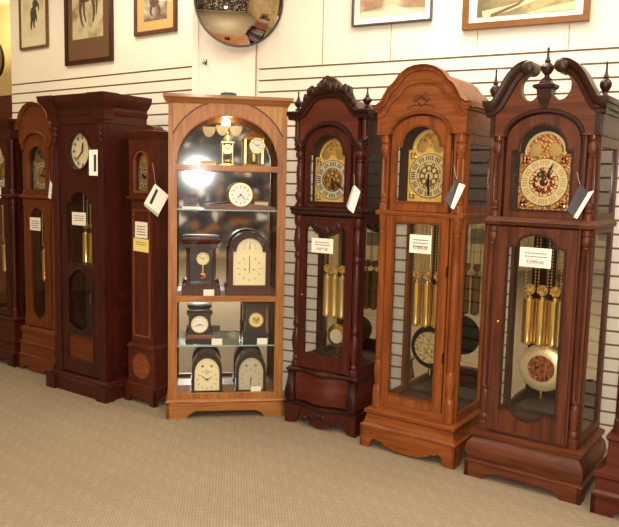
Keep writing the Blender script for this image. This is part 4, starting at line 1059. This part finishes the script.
# -- third shelf (wood)
z3 = .7962
t = thing('portico_clock', 'dark red four-pillar portico clock with small hanging dial on the third cabinet shelf', 'clock', cl(-.165, .15, z3), AC)
MB().rings([[(-w, -d_, z), (w, -d_, z), (w, d_, z), (-w, d_, z)] for w, d_, z in ((.125, .07, 0), (.125, .07, .05), (.118, .064, .058), (.108, .056, .066))]).build('base', M['red'], t)
for sx in (-1, 1):
    for sy in (-1, 1):
        MB().lathe([(.014, .066), (.014, .076), (.010, .082), (.0105, .29), (.014, .3), (.014, .31)], sx*.085, sy*.038, 14).build('pillar', M['red'], t)
MB().rings([[(-w, -d_, z), (w, -d_, z), (w, d_, z), (-w, d_, z)] for w, d_, z in ((.108, .056, .31), (.108, .056, .335), (.122, .066, .345), (.125, .07, .362), (.1, .05, .37))]).build('entablature', M['red'], t)
MB().box(-.075, .075, .034, .04, .066, .31).build('back_board', M['blk'], t)
d = small_dial(t, .038, .012, -.012, .235, M['ivory'], M['brass'])
MB().lathey([(.038, -.01), (.038, .03)], .012, .235, 20).build('drum', M['brass_s'], d)
p = MB().box(.008, .016, -.002, .002, .12, .2).build('pendulum', M['brass'], t)
MB().lathey([(.02, .003), (.022, -.003), (.001, -.006)], .012, .12, 18).build('bob', M['copper'], p)
t = thing('bracket_clock', 'mahogany break-arch bracket clock with tall cream dial on the third cabinet shelf', 'clock', cl(.148, .15, z3), AC)
MB().rings([[(-w, -d_, z), (w, -d_, z), (w, d_, z), (-w, d_, z)] for w, d_, z in ((.152, .075, 0), (.152, .075, .03), (.142, .066, .04))]).build('base', M['red'], t)
bo = arched(.137, .04, .30, .118, .105); hole = arched(.106, .066, .288, .085, .088)
b_ = MB().prism(bo, -.062, -.045, [hole]).build('front', M['red'], t)
MB().prism(bo, -.045, .062).build('body', M['red'], t)
MB().sweep(arc(0, .30, .118, .105, 180, 0, 20), [(0, -.07), (.012, -.07), (.012, .064), (0, .064)]).build('arch_moulding', M['red_d'], t)
d = MB().prism(hole, -.05, -.046).build('dial', M['ivory'], t)
mb = MB()
for cz_, rr, n_ in ((.176, .082, 12), (.31, .045, 12)):
    for k in range(n_):
        a = 2*PI*k/n_; c_, s_ = math.cos(a), math.sin(a); w = .0022
        if cz_ > .3 and s_ < -.3: continue
        mb.quad(*[(p*c_-q*s_, -.0515, cz_+p*s_+q*c_) for p, q in ((rr*.82, -w), (rr, -w), (rr, w), (rr*.82, w))])
for x in (-.03, .03): mb.lathey([(.006, -.0505), (.005, -.052), (.001, -.052)], x, .17, 10)
mb.build('numerals', M['inkb'], d)
for a, l, z0 in ((0, .075, .176), (182, .03, .176), (5, .04, .31)):
    c_, s_ = math.sin(R(a)), math.cos(R(a)); MB().prism([(p*c_-q*s_, z0+p*s_+q*c_) for p, q in ((-.008, -.0022), (-.008, .0022), (l, .001), (l, -.001))], -.055, -.0535).build('hand', M['ink'], d)

# -- fourth shelf (glass)
z4 = .4702
t = thing('slate_mantel_clock', 'black slate mantel clock with round white dial on the lower glass shelf, left side', 'clock', cl(-.172, .15, z4), AC)
MB().box(-.092, .092, -.055, .055, 0, .036).build('base', M['slate'], t)
MB().rings([[(-w, -d_, z), (w, -d_, z), (w, d_, z), (-w, d_, z)] for w, d_, z in ((.088, .052, .036), (.09, .054, .05), (.076, .046, .062))]).build('step', M['pinkwood'], t)
MB().box(-.072, .072, -.045, .045, .062, .19).build('body', M['slate'], t)
MB().rings([[(-w, -d_, z), (w, -d_, z), (w, d_, z), (-w, d_, z)] for w, d_, z in ((.074, .047, .19), (.084, .056, .198), (.084, .056, .21), (.06, .04, .216))]).build('cap', M['slate'], t)
small_dial(t, .05, 0, -.046, .132, M['white_d'], M['brass_l'], hands=(250, 110), num=False)
t = thing('black_mantel_clock', 'tall black mantel clock with brass-centred dial on the lower glass shelf, right side', 'clock', cl(.198, .15, z4), AC)
MB().box(-.088, .088, -.05, .05, 0, .07).build('base', M['slate'], t)
MB().box(-.066, .066, -.042, .042, .07, .245).build('body', M['slate'], t)
for sx in (-1, 1): MB().lathe([(.012, .07), (.012, .08), (.008, .086), (.008, .228), (.012, .235), (.012, .245)], sx*.076, -.036, 12).build('column', M['pinkwood'] if sx > 0 else M['slate'], t)
MB().rings([[(-w, -d_, z), (w, -d_, z), (w, d_, z), (-w, d_, z)] for w, d_, z in ((.088, .05, .245), (.092, .054, .255), (.092, .054, .27), (.07, .04, .276))]).build('cap', M['slate'], t)
small_dial(t, .044, 0, -.043, .158, M['brass_l'], M['brass'], num=False, centre=M['brass_e'])

# -- cabinet floor
z5 = .1382
for x, dx, lab, face, hd, holes in ((-.122, 0, 'dark arched mantel clock with cream dial at the bottom left of the display cabinet', M['ivory'], (305, 62), True), (.168, 0, 'dark arched mantel clock with grey dial at the bottom right of the display cabinet', M['grey_d'], (182, 185), False)):
    t = thing('arched_mantel_clock', lab, 'clock', cl(x, .14, z5), AC)
    MB().box(-.106, .106, -.06, .07, 0, .02).build('base', M['blk'], t)
    bo = arched(.1, .02, .15, .1, .13)
    MB().prism(bo, -.04, .07).build('body', M['slate'], t)
    L = arched(.081, .02, .14, .081, .10)
    MB().prism(bo, -.054, -.04, [L]).build('front_arch', M['blk'], t)
    d = MB().prism(L, -.046, -.0405).build('dial', face, t)
    mb = MB()
    for k in range(12):
        a = 2*PI*k/12; c_, s_ = math.cos(a), math.sin(a); w = .002
        mb.quad(*[(p*c_-q*s_, -.0475, .095+p*s_+q*c_) for p, q in ((.054, -w), (.068, -w), (.068, w), (.054, w))])
    for q in (-.03, .03): mb.lathey([(.009, -.0465), (.008, -.048), (.001, -.048)], q, .185, 12)
    mb.build('numerals', M['inkb'], d)
    for a, l in ((hd[0], .055), (hd[1], .04)):
        c_, s_ = math.sin(R(a)), math.cos(R(a)); MB().prism([(p*c_-q*s_, .095+p*s_+q*c_) for p, q in ((-.01, -.003), (-.01, .003), (l, .001), (l, -.001))], -.051, -.0495).build('hand', M['ink'], d)
    if holes: MB().lathey([(.018, -.046), (.016, -.049), (.001, -.05)], 0, .15, 16).build('subdial', M['silver'], d)
for x, y, z, lab in ((-.115, .068, z3, 'white price card at the foot of the portico clock in the cabinet'), (-.06, .075, z4, 'white price card below the slate mantel clock in the cabinet'), (.238, .075, z4, 'white price card below the black mantel clock in the cabinet'), (.2, .062, z5, 'white price card leaning on the grey-dialled arched clock in the cabinet')):
    t = thing('price_card', lab, 'card', cl(x, y, z), AC, 'small cards in the cabinet')
    MB().prism(rectl(-.034, .034, 0, .042 if z > .2 else .05), -.001, .001).build('card', M['card'], t); MB().box(-.02, .02, .0, .012, 0, .002).build('card_foot', M['card'], t)
t = thing('black_box', 'little black box lying on top of the display cabinet', 'box', cl(.0, .12, 2.0722), AC)
MB().rings([[(-w, -d_, z), (w, -d_, z), (w, d_, z), (-w, d_, z)] for w, d_, z in ((.046, .03, 0), (.05, .034, .006), (.05, .034, .016), (.044, .028, .022))]).build('box_body', M['blk'], t); MB().box(-.03, .03, -.02, .02, .021, .026).build('lid', M['slate'], t)

# ================================================================== pictures and mirrors
def picture(u0, u1, z0, z1, ang, n, label, fmat, fw, matm, ins, img, name='framed_picture', ft=.022, inner_frame=None):
    uc = (u0+u1)/2; P = wpt(uc, n, ang); t = thing(name, label, 'picture', (P.x, P.y, z0), ang)
    w = (u1-u0)/2; h = z1-z0
    MB().prism(rectl(-w, w, 0, h), -ft, -.001, [rectl(-w+fw, w-fw, fw, h-fw)]).build('frame', fmat, t)
    MB().box(-w+fw, w-fw, -.010, -.004, fw, h-fw).build('mat_board', matm, t)
    l, r_, b, tp = ins
    im = MB().prism(rectl(-w+l, w-r_, b, h-tp), -.0115, -.0095).build('image', img, t)
    pane(rectl(-w+fw, w-fw, fw, h-fw), -.014, 'picture_glass', t)
    return t, im
def strokes(t, name, mat, polys, y=-.0125):
    mb = MB()
    for p in polys: mb.prism(p, y, y+.0008)
    return mb.build(name, mat, t)
def limb(pts, w0, w1):
    n = fr_normals(pts); k = len(pts)
    W = [w0+(w1-w0)*i/(k-1) for i in range(k)]
    return [(p[0]+q[0]*w, p[1]+q[1]*w) for p, q, w in zip(pts, n, W)]+[(p[0]-q[0]*w, p[1]-q[1]*w) for p, q, w in reversed(list(zip(pts, n, W)))]
def oval(x, z, rx, rz, n=16): return [(x+rx*math.cos(2*PI*i/n), z+rz*math.sin(2*PI*i/n)) for i in range(n)]
inkg = principled('sketch_ink', (74, 64, 58), .8); inkbr = principled('sepia_ink', (96, 66, 48), .8)
t, im = picture(-5.83, -5.425, 2.632, 3.16, ALW, NLW, 'leftmost framed picture, pale mat with a small dark animal sketch', M['frame_lt'], .018, M['mat_cr'], (.06, .06, .11, .06), paintingmat('sketch_paper', (226, 212, 176), [(214, 198, 160), (196, 178, 140)], 5, 3.1))
strokes(t, 'sketch', inkg, [oval(.0, .29, .045, .06), oval(.028, .37, .04, .035), limb([(-.02, .25), (-.035, .2), (-.03, .16)], .018, .008), limb([(.01, .25), (.005, .2), (.015, .17)], .016, .007), limb([(.05, .38), (.075, .35), (.08, .31)], .014, .006), limb([(.03, .3), (.045, .25), (.04, .22)], .014, .006)])
t, im = picture(-5.185, -4.585, 2.45, 3.22, ALW, NLW, 'tall picture in dark brown frame and brown mat, second from left', M['frame_dk'], .035, M['mat_br'], (.095, .118, .20, .09), paintingmat('sepia_paper', (206, 190, 152), [(184, 164, 124), (140, 116, 84)], 9, 5.7, .55))
strokes(t, 'sketch', inkbr, [oval(-.03, .53, .08, .05), oval(.05, .55, .06, .045), limb([(-.09, .52), (-.10, .42), (-.085, .34), (-.06, .29)], .02, .008), limb([(-.06, .5), (-.05, .4), (-.03, .33)], .016, .007), limb([(.05, .52), (.075, .43), (.07, .36), (.06, .32)], .02, .008), limb([(.1, .52), (.11, .44), (.10, .37)], .014, .006)])
t, im = picture(-4.33, -3.88, 2.607, 3.03, ALW, NLW, 'picture in brown wood frame with tan mat, nearest the wall corner', M['frame_md'], .026, M['mat_tan'], (.10, .10, .098, .07), paintingmat('grey_sketch_paper', (200, 186, 164), [(170, 150, 128), (110, 90, 76)], 8, 9.2, .5))
strokes(t, 'sketch', inkbr, [oval(-.01, .24, .05, .05), limb([(-.04, .2), (-.05, .16), (-.03, .13)], .014, .006), limb([(.03, .2), (.05, .16), (.04, .13)], .014, .006)])
t, im = picture(-2.045, -1.492, 2.582, 2.96, ARW, NRW, 'landscape print in thin grey frame with white mat, above the carved clock', M['frame_gr'], .010, M['mat_wh'], (.05, .05, .055, .05), paintingmat('faded_landscape', (206, 186, 156), [(166, 132, 100), (126, 96, 76)], 5, 12.4, .5), ft=.03)
strokes(t, 'landscape_bands', principled('pale_meadow', (196, 182, 150), .8), [[(-.226, .055), (.226, .055), (.226, .085), (.05, .10), (-.1, .088), (-.226, .098)]])
t, im = picture(-1.292, -.55, 2.504, 2.98, ARW, NRW, 'large picture in wide orange-oak frame, above the scroll-top clock', M['frame_or'], .036, M['mat_wh'], (.085, .085, .07, .085), paintingmat('meadow_painting', (196, 178, 126), [(152, 134, 84), (104, 92, 62)], 4, 21.3, .5), ft=.035)
strokes(t, 'landscape_bands', principled('painted_path', (222, 206, 160), .8), [limb([(-.25, .085), (-.1, .11), (.08, .16), (.2, .24)], .022, .006), [(.0, .072), (.285, .072), (.285, .12), (.14, .10)]])
strokes(t, 'painted_fence', principled('painted_umber', (112, 84, 54), .8), [limb([(-.2, .075), (-.04, .13), (.05, .2), (.1, .27)], .010, .005)], -.0135)

# round mirror hanging across the corner
Pm = at(239, 0.5, 4.92)
t = thing('round_mirror', 'large round wall mirror with thin grey rim hanging above the oak cabinet', 'mirror', tuple(Pm), 6)
t.rotation_euler = (R(9), 0, R(13))
rm = .305
MB().lathey([(rm*math.sin(R(36*(1-i/16)))/math.sin(R(36)) if i < 16 else .001, -.055*(math.cos(R(36*(1-i/16)))-math.cos(R(36)))/(1-math.cos(R(36)))) for i in range(17)], 0, 0, 64).build('mirror_glass', M['mirror'], t)
MB().ring(rm-.003, rm+.006, -.010, .016, 0, 0, 64).build('rim', M['frame_gr'], t)
MB().lathey([(rm-.01, .004), (rm-.01, .01), (.001, .01)], 0, 0, 40).build('backing', M['inner'], t)
Pm = at(-8, 58.5, 7.55)
t = thing('round_mirror', 'round dark-rimmed mirror at the far left edge of the view', 'mirror', tuple(Pm), ALW)
t.rotation_euler = (R(6), 0, R(ALW))
MB().lathey([(.20, .0), (.20, -.004), (.001, -.004)], 0, 0, 48).build('mirror_glass', M['mirror'], t)
MB().ring(.192, .212, -.014, .014, 0, 0, 48).build('rim', M['ink'], t)
Pm = Vector((pa.x, pa.y, 0))+Vector((math.cos(R(PANG)), math.sin(R(PANG)), 0))*.085
t = thing('wall_hook', 'small dark metal hook on the plain wall panel under the round mirror', 'hook', (Pm.x, Pm.y, 2.38), PANG)
MB().lathey([(.014, -.0005), (.014, -.006), (.006, -.009), (.006, -.03), (.012, -.034), (.012, -.042), (.001, -.046)], 0, 0, 16).build('knob', M['chrome'], t)
MB().prism([(.008, -.02), (.02, -.016), (.02, .016), (.008, .02)], -.008, -.0006).build('plate', M['iron'], t)

# ================================================================== tags and price cards
def price(loc, rz, x, y, z, w, h, label, price_txt, lines=2, mat='card', group=None, tilt=0):
    P = inlocal(loc, rz, x, y, z)
    t = thing('price_sign', label, 'price sign', tuple(P), rz, group)
    t.rotation_euler = (0, R(tilt), R(rz))
    MB().box(-w/2, w/2, -.001, .0005, -h/2, h/2).build('card', M[mat], t)
    mb = MB(); rnd = random.Random(int(x*1000)+7)
    for i in range(lines):
        zz = h*.22-i*h*.17; xx = -w*.34
        while xx < w*.32:
            l = rnd.uniform(.06, .13)*w; mb.box(xx, min(xx+l, w*.36), -.0016, -.0011, zz-h*.03, zz+h*.03); xx += l+.02*w
    mb.build('small_print', M['inkb'], t)
    if price_txt: text(price_txt, h*.24, M['redink'], t, (0, -.0016, -h*.24), 'price_figures', bold=.0006)
    return t
price(L7, A7, 0.0, .034, 1.198, .158, .098, 'large white price sign on the door glass of the scroll-top walnut clock', '$2999.00')
price(L5, A5, .028, .030, 1.22, .132, .102, 'white price sign on the door glass of the honey-oak clock', '$1999.00', 3)
price(L4, A4, -.012, .018, 1.16, .156, .09, 'cream price sign on the door glass of the carved red mahogany clock', '$2599.00')
price(L3, A3, .01, .030, 1.252, .15, .09, 'cream price sign on the window of the dark cherry flat-topped clock', '', 3)
price(L2, A2, -.016, .026, 1.172, .135, .10, 'white price sign on the long arched door of the orange-brown cherry clock', '', 4)
price(L1, A1, .025, .030, 1.40, .15, .085, 'cream price sign at the very left edge of the view', '', 2)
price(L4b, A4b, .003, .0225, 1.198, .122, .108, 'white price slip on the trunk of the slim mahogany clock', '', 4, tilt=1)
price(L4b, A4b, .0, .022, 1.095, .15, .088, 'yellow sale note below the white slip on the slim mahogany clock', '', 2, 'cardy', tilt=2)

def hang_tag(label, D, white, dark=None, bar=None, knot=None, wmat='card', name='hang_tag', dk='cardd'):
    pts = [at(*p, D) for p in white]
    c = sum(pts, Vector())/len(pts)
    t = thing(name, label, 'tag', tuple(c))
    def poly(nm, px, dd, mat):
        q = [at(*p, D+(dd[i] if isinstance(dd, (list, tuple)) else dd))-c for i, p in enumerate(px)]
        mb = MB(); nrm = -fwd*.0015
        k = len(q); mb.add([tuple(v) for v in q]+[tuple(v+nrm) for v in q], [tuple(range(k)), tuple(range(k, 2*k))]+[(i, (i+1) % k, k+(i+1) % k, k+i) for i in range(k)])
        return mb.build(nm, M[mat], t)
    poly('page', white, 0, wmat)
    if dark: poly('cover', dark[0], dark[1], dk)
    if bar: poly('printed_bar', bar, -.003, 'ink')
    if knot:
        a = at(*knot[0], D-.002)-c; b = at(*knot[1], D+.004)-c
        MB().tube([a, (a+b)/2+Vector((0, 0, -.004)), b], .0016, 6).build('cord', M['string'], t)
    return t
D7 = depth(inlocal(L7, A7, .215, -.03, 1.5)); D5 = depth(inlocal(L5, A5, .23, -.03, 1.5)); D4 = depth(inlocal(L4, A4, .21, -.03, 1.5))
hang_tag('white booklet with black cover hanging from the scroll-top clock door', D7, [(588.5, 192), (594, 190.5), (577, 219), (573.5, 217)], ([(580, 184), (588.5, 192), (573.5, 217), (566.5, 210)], [.01, 0, 0, .01]), knot=((580, 184.5), (577, 172)))
hang_tag('white booklet with grey cover hanging from the honey-oak clock door', D5, [(459, 183), (465.4, 185.2), (453.8, 209.4), (450.5, 207.5)], ([(456.3, 178.4), (459, 183), (450.5, 207.5), (444.6, 199.7)], [.01, 0, 0, .01]), knot=((456.5, 179), (454, 166)))
hang_tag('white booklet hanging from the hood of the carved red mahogany clock', D4, [(354.5, 185), (360.5, 191.5), (353.5, 213.5), (348, 209)], ([(354.5, 184.5), (352.5, 187), (346.5, 206), (348, 209)], [0, .008, .008, 0]), knot=((354.5, 185), (354, 174)), dk='cardg')
D4b = depth(inlocal(L4b, A4b, .13, -.03, 1.45))
hang_tag('big white tag with black bar hanging on a cord from the slim mahogany clock', D4b, [(155, 183.7), (168.8, 195.6), (159, 214), (144.2, 203)], ([(144.2, 203), (159, 214), (158, 217), (144.5, 206)], 0), [(156.2, 188.5), (158.2, 190.5), (151.8, 204.5), (149.2, 203)], ((155.6, 184.5), (152.6, 163)), dk='cardg')
D3 = depth(inlocal(L3, A3, .24, -.03, 1.65))
hang_tag('white upright tag with black bar beside the round dial of the dark cherry clock', D3, [(89, 150), (97.6, 149.6), (97.8, 175.8), (89.2, 175.4)], None, [(93.8, 154.5), (96.2, 154.5), (96.2, 171.5), (93.8, 171.5)], ((92, 151.5), (89.5, 147)))
D2 = depth(inlocal(L2, A2, .2, -.03, 1.45))
hang_tag('grey-white tag hanging from the hood of the orange-brown cherry clock', D2, [(50, 180), (52.3, 184), (51, 199.5), (48.2, 197.5)], ([(50, 180), (49, 184), (45.8, 193.5), (48.2, 197.5)], [0, .006, .006, 0]), knot=((50, 180.5), (49.5, 173)), dk='frame_gr')

# ================================================================== lights
def area(name, loc, size, energy, col, rot=(0, 0, 0), sy=None):
    l = bpy.data.lights.new(name, 'AREA'); l.energy = energy; l.color = col; l.size = size
    if sy: l.shape = 'RECTANGLE'; l.size_y = sy
    o = bpy.data.objects.new(name, l); COL.objects.link(o); o.location = loc; o.rotation_euler = rot; return o
def point(name, loc, energy, col, r=.05):
    l = bpy.data.lights.new(name, 'POINT'); l.energy = energy; l.color = col; l.shadow_soft_size = r
    o = bpy.data.objects.new(name, l); COL.objects.link(o); o.location = loc; return o
WARM = (1.0, .91, .77); WARM2 = (1.0, .87, .64)
area('ceiling_light', (2.2, 2.6, ZC-.02), .9, 37, WARM)  # row near the slat walls, added unseen to wash them brighter
area('ceiling_light', (.7, 4.0, ZC-.02), .9, 40, WARM)
area('ceiling_light', (-1.5, 4.7, ZC-.02), .9, 29, WARM)
area('ceiling_light', (-3.2, 5.4, ZC-.02), .9, 20, WARM2)
area('ceiling_light', (.4, 1.4, ZC-.02), 1.2, 60, WARM)
area('ceiling_light', (-2.4, 2.2, ZC-.02), 1.2, 40, WARM2)
area('ceiling_light', (-2.0, -1.6, ZC-.02), 1.2, 90, WARM)
area('ceiling_light', (2.2, -1.8, ZC-.02), 1.2, 90, WARM)
point('camera_flash', (0.0, -.03, 1.64), 280, (1.0, .95, .90), .085)
pl = cl(0, .08, 1.935); point('cabinet_lamp_light', pl, 1.1, (1.0, .86, .6), .03)
point('alcove_fill', wpt(-7.2, 4.1, ALW)+Vector((0, 0, 3.0)), 45, (1.0, .82, .45), .08)  # unseen light added to brighten the yellow alcove wall
w = bpy.data.worlds.new('world'); S.world = w; w.use_nodes = True
w.node_tree.nodes['Background'].inputs[0].default_value = (1.0, .86, .68, 1); w.node_tree.nodes['Background'].inputs[1].default_value = .15
S.view_settings.view_transform = 'Standard'; S.view_settings.look = 'None'; S.view_settings.exposure = 0.0
S.cycles.use_denoising = True
S.cycles.max_bounces = 12; S.cycles.transparent_max_bounces = 24; S.cycles.glossy_bounces = 6
S.cycles.sample_clamp_indirect = 6
